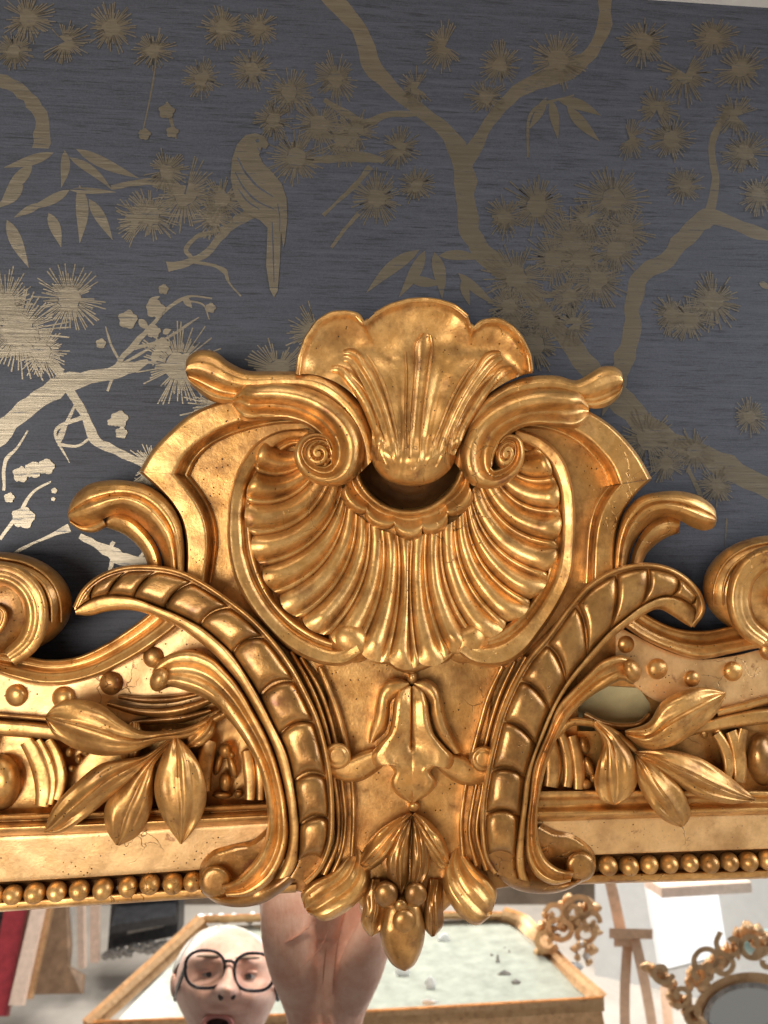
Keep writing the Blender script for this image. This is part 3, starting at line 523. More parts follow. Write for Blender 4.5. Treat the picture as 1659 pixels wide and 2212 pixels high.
# --- arms and volutes
ARM = [(-1, .05), (-.93, .5), (-.75, .85), (-.45, 1), (-.1, .98), (.15, .85), (.35, .6), (.5, .55), (.65, .7), (.8, .75), (.92, .5), (1, .05)]
strip('scroll_arm', [(400, 800), (404, 775), (425, 758), (462, 759), (495, 782), (530, 799), (580, 802), (643, 803), (698, 810), (745, 838), (784, 880), (806, 931), (814, 985)], [(402, 805), (408, 825), (430, 848), (458, 867), (497, 872), (540, 868), (590, 860), (640, 862), (688, 880), (725, 915), (750, 955), (765, 1000), (770, 1030)], [88, 88, 88, 95, 100, 104, 106, 106], [40, 56, 52, 50, 50, 48], ARM, GOLD, mf, n=110, m=30, skirt=20)
strip('scroll_arm', [(1346, 824), (1342, 803), (1322, 791), (1297, 793), (1272, 808), (1246, 821), (1205, 812), (1150, 813), (1095, 828), (1045, 860), (1008, 905), (988, 950), (978, 995)], [(1346, 828), (1342, 848), (1320, 873), (1292, 883), (1265, 880), (1230, 872), (1190, 866), (1145, 870), (1098, 885), (1058, 920), (1034, 960), (1020, 1000), (1012, 1035)], [88, 88, 88, 95, 100, 104, 106, 106], [40, 56, 52, 50, 50, 48], ARM, GOLD, mf, n=110, m=30, skirt=20)
VOL = [(-1, .0), (-.92, .5), (-.75, .88), (-.5, 1), (-.25, .93), (-.05, .62), (.1, .42), (.3, .42), (.55, .62), (.75, .78), (.9, .6), (1, .05)]
path('volute_scroll', [(503, 866, 10), (520, 868, 34), (560, 868, 40), (610, 866, 40), (660, 876, 40), (704, 900, 40), (738, 938, 40), (750, 980, 38), (738, 1014, 32), (708, 1027, 24), (678, 1020, 20), (657, 1002, 17), (649, 977, 14), (660, 953, 12), (684, 944, 10), (708, 952, 7), (718, 972, 3)],
     [112, 120, 125, 128, 132, 136, 140, 144, 148, 150, 152, 156, 160, 166, 172], [24, 50, 55, 55, 55, 52, 50, 46, 38, 32, 28, 24, 18], VOL, GOLD, mf, n=180, m=28, skirt=60)
dome('volute_eye', 688, 979, 31, 33, 164, 20, GOLD, mf, spiral=9, skirt=110, nr=24, na=60, power=4)
path('volute_scroll', [(1272, 886, 10), (1258, 886, 32), (1220, 882, 42), (1165, 878, 40), (1115, 888, 38), (1072, 914, 38), (1042, 950, 40), (1030, 990, 38), (1038, 1022, 32), (1062, 1034, 22), (1090, 1026, 18), (1114, 1004, 14), (1122, 976, 11), (1114, 950, 9), (1098, 946, 7), (1082, 958, 4)][::-1],
     [112, 120, 125, 128, 132, 136, 140, 144, 148, 150, 152, 156, 160, 166, 172][::-1], [24, 50, 55, 55, 55, 52, 50, 46, 38, 32, 28, 24, 18][::-1], VOL, GOLD, mf, n=180, m=28, skirt=60)
dome('volute_eye', 1095, 981, 24, 34, 164, 20, GOLD, mf, rot=.3, skirt=110, spiral=7, nr=24, na=60, power=3)
# --- side acanthus tips
ACA = [(-1, .05), (-.93, .45), (-.8, .78), (-.6, .95), (-.45, .98), (-.36, .8), (-.3, .9), (-.15, 1), (.05, .92), (.2, .68), (.35, .45), (.5, .42), (.65, .6), (.8, .7), (.92, .5), (1, .05)]
ACU = [(-1, .05), (-.93, .45), (-.75, .8), (-.5, .95), (-.3, .96), (-.2, .78), (-.12, .9), (.05, 1), (.35, .9), (.6, .62), (.85, .3), (1, .1)]
tp = strip('acanthus_tip', [(146, 1112), (150, 1092), (162, 1070), (190, 1047), (228, 1038), (280, 1039), (325, 1052), (363, 1080), (390, 1124), (398, 1170), (400, 1235)], [(147, 1116), (151, 1129), (176, 1141), (202, 1136), (226, 1120), (256, 1110), (286, 1120), (316, 1146), (340, 1178), (352, 1210), (356, 1240)], [66, 72, 72, 70, 66, 60], [22, 46, 52, 52, 48, 46], ACU, GOLD, mf, n=80, m=40, skirt=-5)
strip('tip_tongue', [(226, 1124), (244, 1108), (276, 1112), (308, 1138), (334, 1172), (348, 1208), (352, 1240)], [(230, 1140), (246, 1145), (270, 1156), (295, 1177), (310, 1197), (318, 1220), (322, 1240)], [52, 56, 56, 54], [20, 36, 38, 38, 34], [(-1, .5), (-.7, .8), (-.4, 1), (.1, .95), (.5, .8), (.85, .5), (1, .1)], GOLD, tp, n=60, m=22, skirt=-5)
strip('tip_lip', [(150, 1122), (172, 1134), (198, 1130), (220, 1118)], [(152, 1132), (176, 1147), (206, 1150), (230, 1138)], [74, 76, 66], 16, ROUND, GOLD, tp, n=30, m=14, skirt=20)
tp = strip('acanthus_tip', [(1548, 1122), (1545, 1102), (1520, 1077), (1482, 1063), (1430, 1062), (1382, 1074), (1350, 1106), (1334, 1150), (1328, 1190), (1325, 1235)], [(1548, 1126), (1543, 1138), (1522, 1146), (1497, 1140), (1468, 1124), (1442, 1116), (1414, 1124), (1388, 1146), (1366, 1182), (1354, 1240)], [66, 72, 72, 70, 66, 60], [22, 46, 52, 52, 48, 46], ACU, GOLD, mf, n=80, m=40, skirt=-5)
strip('tip_tongue', [(1470, 1124), (1446, 1114), (1416, 1122), (1392, 1144), (1372, 1178), (1362, 1212), (1356, 1240)], [(1466, 1152), (1440, 1161), (1416, 1177), (1399, 1194), (1390, 1212), (1386, 1226), (1382, 1240)], [52, 56, 56, 54], [20, 36, 38, 38, 34], [(-1, .5), (-.7, .8), (-.4, 1), (.1, .95), (.5, .8), (.85, .5), (1, .1)], GOLD, tp, n=60, m=22, skirt=-5)
# --- gadrooned C-scrolls
def near(c, p): return int(np.argmin(((c[:, :2] - np.array(p))**2).sum(1)))
def gadroon_scroll(outer, inner, low, bounds, hs, rim_w):
    n = 400; o_ = spl(outer, n); i_ = spl(inner, n); l_ = spl(low, n)
    hl = lin(hs, n)
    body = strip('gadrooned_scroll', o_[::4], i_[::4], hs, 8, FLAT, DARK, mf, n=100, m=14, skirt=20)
    strip('scroll_rim', i_[::4], l_[::4], hs, [10, 24, 28, 28, 28, 28, 26], [(-1, .3), (-.8, .9), (-.5, 1), (.1, .98), (.5, .9), (.8, .6), (1, .1)], GOLD, body, n=110, m=18, skirt=10)
    d = np.gradient(o_[:, :2], axis=0); d /= np.linalg.norm(d, axis=1)[:, None]; nn = np.stack([d[:, 1], -d[:, 0]], 1)
    sg = 1 if ((i_[200, :2] - o_[200, :2]) * nn[200]).sum() > 0 else -1
    strip('scroll_edge', (o_[:, :2] - sg * nn * 3)[::4], (o_[:, :2] + sg * nn * rim_w)[::4], hs, [10, 22, 26, 26, 26, 26, 24], ROUND, GOLD, body, n=110, m=12, skirt=10)
    oo = o_[:, :2] + sg * nn * rim_w
    for (b0, b1) in zip(bounds[:-1], bounds[1:]):
        s0, s1 = near(oo, b0[0]), near(oo, b1[0]); q0, q1 = near(i_, b0[1]), near(i_, b1[1])
        w = np.linspace(0.0, 1, 26)[:, None]; t = np.linspace(-1, 1, 22)[None, :]
        bow = -.14 * (1 - t**2)
        ws = np.clip(w + bow * 1.0 * (1 - w * .0), -.3, 1.2)
        si = s0 + (s1 - s0) * ws; qi = q0 + (q1 - q0) * ws
        a = (t + 1) / 2 * 1.0
        ex = lambda c, s, k: np.interp(np.clip(s, 0, n - 1), np.arange(n), c[:, k])
        X = ex(oo, si, 0) * (1 - a) + ex(i_, qi, 0) * a; Y = ex(oo, si, 1) * (1 - a) + ex(i_, qi, 1) * a
        ww = 2 * w - 1
        pil = np.sqrt(np.maximum(0, 1 - np.abs(t)**3.2)) * np.sqrt(np.maximum(0, 1 - np.abs(ww)**5)) * (1 + .10 * ww)
        hh = np.interp((si + qi) / 2, np.arange(n), hl)
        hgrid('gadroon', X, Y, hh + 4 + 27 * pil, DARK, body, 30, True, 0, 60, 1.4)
    return body
gadroon_scroll([(160, 1312), (175, 1280), (210, 1247), (260, 1227), (320, 1223), (390, 1235), (440, 1260), (492, 1295), (545, 1337), (590, 1385), (630, 1440), (660, 1495), (685, 1550), (700, 1600), (714, 1675), (719, 1750), (714, 1825), (690, 1880), (655, 1915)],
               [(162, 1318), (185, 1300), (220, 1287), (270, 1287), (350, 1313), (395, 1332), (432, 1352), (468, 1380), (497, 1408), (524, 1445), (547, 1482), (570, 1524), (590, 1565), (620, 1628), (634, 1690), (643, 1750), (646, 1815), (640, 1868), (622, 1900)],
               [(164, 1328), (195, 1330), (225, 1322), (280, 1318), (350, 1338), (385, 1355), (417, 1376), (445, 1398), (467, 1418), (488, 1442), (508, 1466), (530, 1500), (552, 1538), (590, 1615), (608, 1675), (622, 1750), (624, 1820), (610, 1870), (590, 1905)],
               [((165, 1300), (165, 1315)), ((205, 1255), (195, 1296)), ((275, 1228), (232, 1286)), ((340, 1228), (290, 1292)), ((420, 1255), (357, 1316)), ((500, 1308), (432, 1352)), ((575, 1375), (503, 1414)), ((640, 1470), (560, 1506)), ((680, 1560), (600, 1590)), ((700, 1680), (634, 1690)), ((706, 1770), (645, 1785)), ((700, 1860), (643, 1862))],
               [84, 96, 104, 108, 110, 112, 112, 112, 108, 100], 9)
gadroon_scroll([(1497, 1354), (1520, 1320), (1515, 1288), (1490, 1255), (1450, 1229), (1395, 1218), (1330, 1230), (1272, 1264), (1230, 1310), (1182, 1375), (1140, 1425), (1106, 1485), (1081, 1545), (1066, 1600), (1050, 1675), (1041, 1740), (1041, 1805), (1050, 1858), (1072, 1895)],
               [(1496, 1350), (1502, 1318), (1478, 1296), (1432, 1288), (1405, 1298), (1380, 1313), (1350, 1336), (1320, 1360), (1295, 1386), (1268, 1417), (1222, 1475), (1186, 1540), (1162, 1600), (1136, 1675), (1126, 1750), (1118, 1810), (1114, 1850), (1116, 1880), (1122, 1905)],
               [(1494, 1356), (1475, 1345), (1455, 1332), (1420, 1316), (1395, 1326), (1370, 1342), (1350, 1356), (1330, 1372), (1306, 1395), (1281, 1422), (1240, 1468), (1206, 1520), (1180, 1580), (1152, 1655), (1142, 1730), (1134, 1800), (1132, 1850), (1136, 1885), (1145, 1910)],
               [((1518, 1310), (1500, 1330)), ((1508, 1285), (1492, 1304)), ((1465, 1245), (1450, 1290)), ((1400, 1226), (1385, 1310)), ((1330, 1238), (1318, 1362)), ((1240, 1305), (1268, 1418)), ((1175, 1390), (1224, 1473)), ((1120, 1470), (1190, 1535)), ((1085, 1560), (1158, 1610)), ((1058, 1665), (1136, 1680)), ((1046, 1760), (1126, 1765)), ((1052, 1850), (1115, 1855))],
               [84, 96, 104, 108, 110, 112, 112, 112, 108, 100], 9)
# --- inner stems of the C-scrolls with curled leaf lip, ending in a button
STEM = [(-1, .2), (-.9, .7), (-.7, .85), (-.45, .82), (-.3, .62), (-.1, .5), (.15, .6), (.35, .85), (.6, 1), (.8, .9), (.93, .55), (1, .05)]
strip('scroll_stem', [(326, 1470), (330, 1446), (360, 1416), (415, 1404), (455, 1418), (490, 1450), (512, 1475), (548, 1535), (586, 1612), (606, 1675), (620, 1750), (622, 1822), (606, 1872), (585, 1905), (540, 1935), (490, 1938)], [(328, 1474), (340, 1492), (368, 1484), (400, 1492), (438, 1507), (470, 1528), (487, 1547), (530, 1605), (560, 1665), (575, 1735), (575, 1800), (555, 1850), (530, 1880), (510, 1898), (498, 1905), (478, 1912)], [86, 100, 104, 104, 104, 100, 92, 84], [24, 36, 38, 36, 36, 36, 34], STEM, GOLD, mf, n=120, m=30, skirt=15)
strip('scroll_stem', [(1381, 1460), (1378, 1440), (1345, 1416), (1305, 1425), (1262, 1463), (1235, 1490), (1206, 1522), (1182, 1580), (1152, 1655), (1143, 1730), (1136, 1800), (1140, 1860), (1160, 1895), (1195, 1912), (1232, 1905)], [(1380, 1464), (1368, 1478), (1345, 1470), (1308, 1486), (1270, 1510), (1242, 1535), (1217, 1570), (1187, 1635), (1170, 1700), (1161, 1765), (1165, 1820), (1180, 1855), (1200, 1872), (1220, 1880), (1240, 1882)], [86, 100, 104, 104, 104, 100, 92, 84], [24, 36, 38, 36, 36, 36, 34], STEM, GOLD, mf, n=120, m=30, skirt=15)
dome('stem_knob', 344, 1468, 20, 27, 112, 26, GOLD, mf, rot=.4, skirt=70); dome('stem_knob', 1365, 1448, 19, 26, 112, 26, GOLD, mf, rot=-.4, skirt=70)
strip('scroll_foot', [(430, 1905), (432, 1870), (455, 1840), (500, 1825), (545, 1815), (575, 1790)], [(436, 1930), (470, 1952), (520, 1960), (570, 1950), (610, 1925), (640, 1900)], [48, 58, 62, 66, 70], [22, 40, 26, 18, 30, 30], [(-1, .1), (-.85, .55), (-.5, .5), (0, .2), (.4, .35), (.65, .9), (.8, 1), (.92, .8), (1, .2)], DARK, mf, n=60, m=26, skirt=-2)
strip('scroll_foot', [(1288, 1872), (1285, 1845), (1265, 1820), (1235, 1802), (1200, 1795), (1170, 1780)], [(1284, 1880), (1256, 1906), (1215, 1926), (1160, 1931), (1110, 1920), (1075, 1895)], [48, 58, 62, 66, 70], [22, 40, 26, 18, 30, 30], [(-1, .1), (-.85, .55), (-.5, .5), (0, .2), (.4, .35), (.65, .9), (.8, 1), (.92, .8), (1, .2)], DARK, mf, n=60, m=26, skirt=-2)
dome('foot_button', 466, 1905, 36, 36, 78, 18, DARK, mf, skirt=20, power=5); dome('foot_button', 1254, 1872, 33, 33, 78, 18, DARK, mf, skirt=20, power=5)
# --- leaf sprays
LEAF = [(-1, .0), (-.93, .25), (-.78, .55), (-.55, .78), (-.3, .92), (-.12, 1), (-.04, .9), (0, .62), (.04, .9), (.14, 1), (.34, .86), (.46, .7), (.6, .72), (.78, .6), (.93, .28), (1, 0)]
LGOLD = gold_mat('leaf_gilding', (.62, .34, .108), (.47, .235, .062), (.20, .085, .022), .36, .5, .54, .14)
def leaf(L, R, h, amp=24, mat=DARK, name='leaf', parent=None, tilt=0, curl=0, skirt=60):
    ph_ = L[0][0] * .37 + L[1][1] * .11
    ex = (lambda s, t: curl * np.clip((s - .6) / .4, 0, 1)**2 + amp * (.16 * np.sin(s * 9 + ph_) * t + .12 * np.sin(s * 14 + ph_ * 2 + 5 * np.abs(t)) * np.abs(t) + .14 * np.sin(6 * t + 2.5 * s + ph_) * (1 - t**2)))
    return strip(name, L, R, h, [amp*.35, amp*.9, amp, amp, amp*.8, amp*.35], LEAF, mat, parent or mf, n=56, m=34, skirt=skirt, tilt=tilt, extra=ex, inset=.15)
leaf([(445, 1555), (400, 1572), (350, 1580), (300, 1576), (262, 1555), (220, 1522), (165, 1510), (118, 1523), (98, 1545)], [(450, 1572), (410, 1592), (345, 1602), (282, 1627), (215, 1632), (160, 1617), (112, 1582), (98, 1552)], [104, 112, 118, 116, 106], 34, LGOLD)
leaf([(362, 1598), (310, 1632), (262, 1640), (225, 1647), (165, 1690), (112, 1750), (94, 1795)], [(370, 1604), (325, 1642), (282, 1687), (228, 1732), (178, 1772), (122, 1801), (96, 1799)], [108, 112, 116, 114, 108], 30, LGOLD)
leaf([(366, 1600), (305, 1655), (258, 1697), (226, 1745), (231, 1795), (250, 1825)], [(372, 1606), (335, 1655), (331, 1692), (326, 1752), (297, 1806), (258, 1827)], [104, 106, 108, 106, 100], 26, LGOLD)
leaf([(375, 1590), (346, 1642), (333, 1705), (351, 1767), (388, 1822)], [(385, 1592), (410, 1618), (437, 1667), (446, 1727), (416, 1797), (392, 1824)], [112, 120, 124, 120, 112], 26, LGOLD)
leaf([(1350, 1578), (1400, 1560), (1430, 1516), (1480, 1490), (1530, 1484), (1566, 1495)], [(1352, 1590), (1392, 1618), (1455, 1611), (1512, 1575), (1552, 1535), (1568, 1502)], [104, 112, 118, 118, 108], 34, GOLD)
leaf([(1290, 1555), (1335, 1588), (1370, 1640), (1378, 1678), (1360, 1722), (1332, 1738)], [(1280, 1565), (1300, 1610), (1290, 1650), (1284, 1696), (1300, 1730), (1326, 1739)], [104, 112, 118, 116, 108], 28, GOLD)
leaf([(1372, 1622), (1430, 1618), (1505, 1634), (1570, 1673), (1632, 1725)], [(1374, 1632), (1405, 1650), (1455, 1690), (1520, 1725), (1580, 1737), (1630, 1730)], [104, 112, 116, 112, 104], 30, LGOLD)
leaf([(1378, 1628), (1420, 1650), (1458, 1686), (1486, 1730), (1491, 1765), (1478, 1785)], [(1372, 1632), (1376, 1685), (1404, 1740), (1440, 1776), (1470, 1787)], [106, 112, 118, 114, 106], 26, LGOLD)
leaf([(450, 1545), (420, 1568), (405, 1590), (398, 1612)], [(470, 1552), (460, 1590), (432, 1612), (402, 1616)], [92, 98, 98, 90], 22, GOLD)
leaf([(280, 1560), (262, 1590), (262, 1640), (275, 1660)], [(300, 1560), (310, 1590), (296, 1640), (280, 1662)][::1], [70, 76, 74, 66], 18, GOLD)
for pts in ([(450, 1560, 8), (500, 1540, 9), (540, 1560, 8)], [(1280, 1562, 8), (1235, 1560, 9), (1200, 1590, 8)], [(1375, 1625, 8), (1335, 1590, 9), (1280, 1562, 8)], [(372, 1600, 9), (410, 1585, 10), (452, 1562, 9)]):
    path('stalk', pts, 88, 18, ROUND, GOLD, mf, n=24, m=12, skirt=30)
# rough carved stems behind the left spray
for pts, hh_ in (([(232, 1520, 5), (290, 1535, 9), (360, 1538, 12), (420, 1525, 11), (470, 1505, 6)], 62), ([(285, 1560, 5), (340, 1556, 9), (400, 1550, 10), (455, 1535, 6)], 56), ([(255, 1505, 4), (310, 1512, 8), (370, 1510, 9), (430, 1500, 5)], 58)):
    path('carved_stem', pts, hh_, 18, ROUND, DARK, mf, n=40, m=12, skirt=30)
# --- centre panel reeds and husk drop
for (pts) in ([(628, 1408, 6), (664, 1470, 7), (690, 1530, 7), (708, 1590, 7), (722, 1680, 6), (730, 1750, 6), (728, 1820, 6), (700, 1890, 7)], [(650, 1420, 5), (690, 1490, 6), (712, 1550, 6), (728, 1620, 6), (740, 1700, 5), (746, 1780, 5), (738, 1840, 5), (715, 1895, 6)], [(690, 1441, 7), (716, 1503, 8), (738, 1571, 8), (752, 1630, 7), (762, 1700, 6), (764, 1780, 6), (760, 1850, 6)],
              [(1136, 1420, 6), (1100, 1490, 7), (1074, 1560, 7), (1056, 1640, 6), (1040, 1720, 6), (1030, 1800, 6), (1052, 1880, 7)], [(1112, 1430, 5), (1080, 1500, 6), (1058, 1570, 6), (1040, 1650, 6), (1022, 1730, 5), (1014, 1800, 5), (1030, 1870, 6)], [(1085, 1440, 7), (1056, 1503, 8), (1036, 1571, 8), (1018, 1640, 7), (1004, 1710, 6), (996, 1780, 6), (1000, 1850, 6)]):
    path('reed', pts, 62, 18, ROUND, GOLD, mf, n=70, m=12, skirt=30)
dome('drop_bead', 890, 1464, 11, 16, 74, 22, GOLD, mf, skirt=45); path('drop_stem', [(889, 1436, 7), (890, 1450, 8), (890, 1462, 8)], 66, 14, ROUND, GOLD, mf, n=12, m=10, skirt=45)
HUSK = [(-1, .05), (-.9, .55), (-.65, .9), (-.3, 1), (.1, .92), (.5, .85), (.85, .7), (1, .2)]
strip('husk', [(880, 1472), (858, 1465), (834, 1470), (818, 1490), (811, 1515), (806, 1545), (797, 1580), (795, 1605)], [(886, 1480), (880, 1490), (870, 1500), (858, 1505), (846, 1514), (842, 1545), (834, 1578), (808, 1604)], [72, 80, 80, 76, 66], 24, ROUND, GOLD, mf, n=50, m=18, skirt=45)
strip('husk', [(898, 1472), (918, 1466), (936, 1473), (950, 1492), (956, 1518), (964, 1550), (980, 1590), (1000, 1625)], [(893, 1480), (898, 1490), (908, 1500), (918, 1506), (927, 1516), (931, 1545), (942, 1584), (978, 1630)], [72, 80, 80, 76, 66], 24, ROUND, GOLD, mf, n=50, m=18, skirt=45)
cl_ = [1485, 1500, 1522, 1550, 1585, 1612, 1632, 1645, 1652, 1664, 1690, 1716, 1733]
strip('husk', [(884, 1480), (864, 1488), (851, 1518), (847, 1550), (838, 1585), (812, 1614), (799, 1636), (808, 1656), (838, 1652), (849, 1664), (842, 1690), (856, 1716), (884, 1733)], [(890, y) for y in cl_], [78, 88, 90, 86, 84, 86, 84, 72], [18, 26, 26, 26, 28, 30, 26, 10], HUSK, GOLD, mf, n=90, m=24, skirt=45, extra=lambda u, t: 27 * np.clip((u - .5) / .08, 0, 1) * np.clip((1.0 - u) / .06, 0, 1) * np.where(t > 0, np.maximum(0, .95 - table(HUSK, t)), 0))
strip('husk', [(894, 1480), (912, 1488), (924, 1518), (928, 1550), (938, 1585), (962, 1614), (984, 1640), (976, 1662), (944, 1655), (930, 1664), (944, 1690), (926, 1716), (894, 1734)], [(889.5, y) for y in cl_], [78, 88, 90, 86, 84, 86, 84, 72], [18, 26, 26, 26, 28, 30, 26, 10], HUSK, GOLD, mf, n=90, m=24, skirt=45, extra=lambda u, t: 27 * np.clip((u - .5) / .08, 0, 1) * np.clip((1.0 - u) / .06, 0, 1) * np.where(t > 0, np.maximum(0, .95 - table(HUSK, t)), 0))
for sx, bx, by in ((1, 729, 1633), (-1, 1045, 1640)):
    c = lambda a: bx + sx * a
    path('side_curl', [(c(-24), by + 2, 8), (c(-14), by + 22, 15), (c(8), by + 32, 22), (c(34), by + 30, 28), (c(60), by + 18, 28), (c(86), by + 4, 22), (c(108), by - 10, 10)], 66, 30, PAD, GOLD, mf, n=40, m=18, skirt=40)
    dome('curl_button', bx, by, 29, 29, 96, 20, GOLD, mf, ring=3, skirt=50, power=5)
dome('drop_tip', 894, 1742, 14, 12, 66, 16, GOLD, mf, skirt=45)
leaf([(886, 1755), (850, 1772), (812, 1800), (784, 1838), (777, 1864)], [(892, 1762), (872, 1790), (850, 1830), (820, 1868), (790, 1880), (779, 1870)], [72, 80, 84, 82, 76], 28, GOLD, 'husk_leaf', skirt=40)
leaf([(896, 1755), (920, 1768), (950, 1800), (968, 1838), (970, 1864)], [(890, 1762), (898, 1790), (912, 1830), (935, 1862), (955, 1878), (968, 1870)], [72, 80, 84, 82, 76], 28, GOLD, 'husk_leaf', skirt=40)
leaf([(886, 1765), (858, 1800), (836, 1850), (835, 1890), (862, 1930)], [(890, 1765), (888, 1800), (884, 1850), (882, 1900), (868, 1932)], [76, 86, 92, 90, 80], 24, DARK, 'husk_leaf', skirt=40)
leaf([(890, 1765), (890, 1800), (888, 1850), (886, 1900), (884, 1932)], [(894, 1765), (918, 1800), (930, 1850), (922, 1895), (890, 1933)], [76, 86, 92, 90, 80], 24, DARK, 'husk_leaf', skirt=40)
strip('pendant_ground', [(742, 1800), (735, 1850), (705, 1888), (700, 1908), (756, 1932), (796, 1975), (840, 2005)], [(1020, 1800), (1030, 1850), (1050, 1880), (1055, 1908), (990, 1940), (950, 1975), (900, 2005)], [36, 42, 50, 54, 54, 50], [10], FLAT, DARK, mf, n=60, m=30, skirt=4)
for L, R in (([(770, 1826), (742, 1858), (712, 1886), (670, 1908), (650, 1932), (656, 1958)], [(776, 1832), (798, 1876), (794, 1922), (772, 1950), (738, 1976), (700, 1990), (665, 1972)]), ([(990, 1826), (1012, 1856), (1034, 1880), (1062, 1905), (1074, 1930), (1068, 1955)], [(984, 1832), (958, 1876), (960, 1925), (975, 1955), (995, 1980), (1030, 1999), (1060, 1980)])):
    strip('pendant_lobe', L, R, [48, 58, 70, 78, 78, 66], [4, 16, 28, 34, 32, 20], [(-1, .1), (-.88, .6), (-.75, .65), (-.62, .4), (-.4, .5), (-.2, .75), (-.05, .6), (.15, .55), (.4, .85), (.65, 1), (.85, .8), (1, .1)], GOLD, mf, n=54, m=34, skirt=2)
leaf([(800, 1900), (786, 1930), (784, 1960), (780, 1995), (797, 2022)], [(830, 1900), (838, 1940), (836, 1980), (826, 2010), (803, 2024)], [60, 66, 66, 60], 26, DARK, 'pendant_leaf', skirt=2)
leaf([(960, 1900), (956, 1935), (958, 1970), (957, 2000), (940, 2022)], [(925, 1900), (918, 1940), (915, 1980), (918, 2008), (932, 2024)], [60, 66, 66, 60], 26, DARK, 'pendant_leaf', skirt=2)
strip('pendant_tip', [(866, 1925), (838, 1945), (826, 1975), (821, 2018), (832, 2060), (852, 2088), (870, 2097)], [(874, 1925), (905, 1945), (914, 1975), (918, 2018), (908, 2060), (892, 2088), (876, 2098)], [60, 70, 76, 74, 66], [10, 30, 36, 34, 26], PAD, DARK, mf, n=50, m=28, skirt=2)
for (x, y, r) in [(834, 1932, 24), (898, 1932, 22), (873, 1992, 25), (866, 1958, 14)]:
    dome('pendant_berry', x, y, r * 1.1, r * 1.25, 98, r * .8, DARK, mf, skirt=60)
# ================================================================== WHAT THE GLASS REFLECTS
FLOORZ = -2.35
FLOORM = plain('pale_floor_tile', (.50, .455, .41), .55, 0, .12, 9)
fl = obj('floor', [(-3.2, -6.5, FLOORZ), (3.6, -6.5, FLOORZ), (3.6, .02, FLOORZ), (-3.2, .02, FLOORZ)], [[0, 1, 2, 3]], FLOORM, None, 0); kinds(fl, kind='structure', label='pale beige tiled workshop floor')
WOODL = plain('pale_pine', (.62, .40, .27), .55, 0, .18, 40); WOODD = plain('brown_wood', (.20, .12, .07), .6, 0, .35, 25, .2); REDP = plain('dark_red_paint', (.30, .03, .04), .45, 0, .25, 30)
WHITE = plain('white_board', (.72, .73, .74), .6, 0, .05, 20); IRON = plain('cast_iron', (.045, .045, .05), .42, .4, .4, 35, .3); RUBB = plain('grey_rubble', (.30, .28, .26), .8, 0, .5, 60, .6)
PINKW = plain('washed_pink_wood', (.70, .52, .42), .6, 0, .15, 45); GLASSO = plain('clouded_old_glass', (.31, .325, .28), .32, .0, .22, 26); TEAL = plain('pale_teal_glaze', (.28, .45, .44), .3, 0, .1, 20)
GILT = gold_mat('pale_reflected_gilding', (.78, .52, .30), (.68, .42, .22), (.40, .22, .10), .35, .55, .6, .05); YEL = plain('pale_yellow_wall', (.72, .70, .55), .7, 0, .05, 10)
def plank(name, pts, th, mat, parent=None, label=None, cat=None, group=None):
    """solid panel whose near face passes through reflected points (px, py, depth)"""
    p = np.array([V(*map(float, a)) for a in pts]); n = np.cross(p[1] - p[0], p[2] - p[0]); n /= np.linalg.norm(n)
    if n[1] > 0: n = -n
    k = len(p); v = np.vstack([p, p + n * th])
    f = [list(range(k)), list(range(2*k - 1, k - 1, -1))] + [[i, (i+1) % k, k + (i+1) % k, k + i] for i in range(k)]
    return kinds(obj(name, v, f, mat, parent, 0), label, cat, group)
def bar(name, pts, wd, mat, parent, th=None):
    """square section bar along reflected points, wd in survey units"""
    p = spl(pts, max(2, 6 * (len(pts) - 1))); out = []
    for i, q in enumerate(p):
        t = p[min(i+1, len(p)-1)] - p[max(i-1, 0)]; l = math.hypot(t[0], t[1]) + 1e-9; nx, ny = -t[1] / l * wd, t[0] / l * wd; z = (th or wd) * q[2] / F
        out.append([V(q[0] + nx, q[1] + ny, q[2] - z), V(q[0] - nx, q[1] - ny, q[2] - z), V(q[0] - nx, q[1] - ny, q[2] + z), V(q[0] + nx, q[1] + ny, q[2] + z)])
    v = np.array(out); n = len(v); f = gfaces(n, 4, True) + [[0, 1, 2, 3], [4*n-1, 4*n-2, 4*n-3, 4*n-4]]
    return obj(name, v, f, mat, parent, 30)
def blob(name, px, py, d, rx, ry, rz, mat, parent, na=14, nb=8, bump=0.0):
    a = np.linspace(0, 2*math.pi, na, endpoint=False)[None]; b = np.linspace(-math.pi/2, math.pi/2, nb)[:, None]
    k = 1 + bump * np.sin(a * 3 + px) * np.cos(b * 2)
    x = px + rx * k * np.cos(b) * np.cos(a); y = py + ry * k * np.sin(b) + 0*a; z = d + rz * d / F * k * np.cos(b) * np.sin(a)
    return obj(name, V(x, y, z), gfaces(nb, na, True), mat, parent, 180)
# back of the workshop
kinds(plank('back_wall', [(-250, 1500, 4.6), (1350, 1500, 4.6), (1350, 2010, 4.6), (-250, 2010, 4.6)], .05, plain('dark_brown_wall', (.16, .12, .09), .8, 0, .4, 6), label='dark brown workshop wall'), kind='structure')  # dark brown wall colour with random mottling
kinds(plank('white_wall', [(1285, 1500, 3.9), (2100, 1500, 3.3), (2100, 2420, 3.3), (1285, 2420, 3.9)], .05, WHITE, label='white wall beside the easel'), kind='structure')
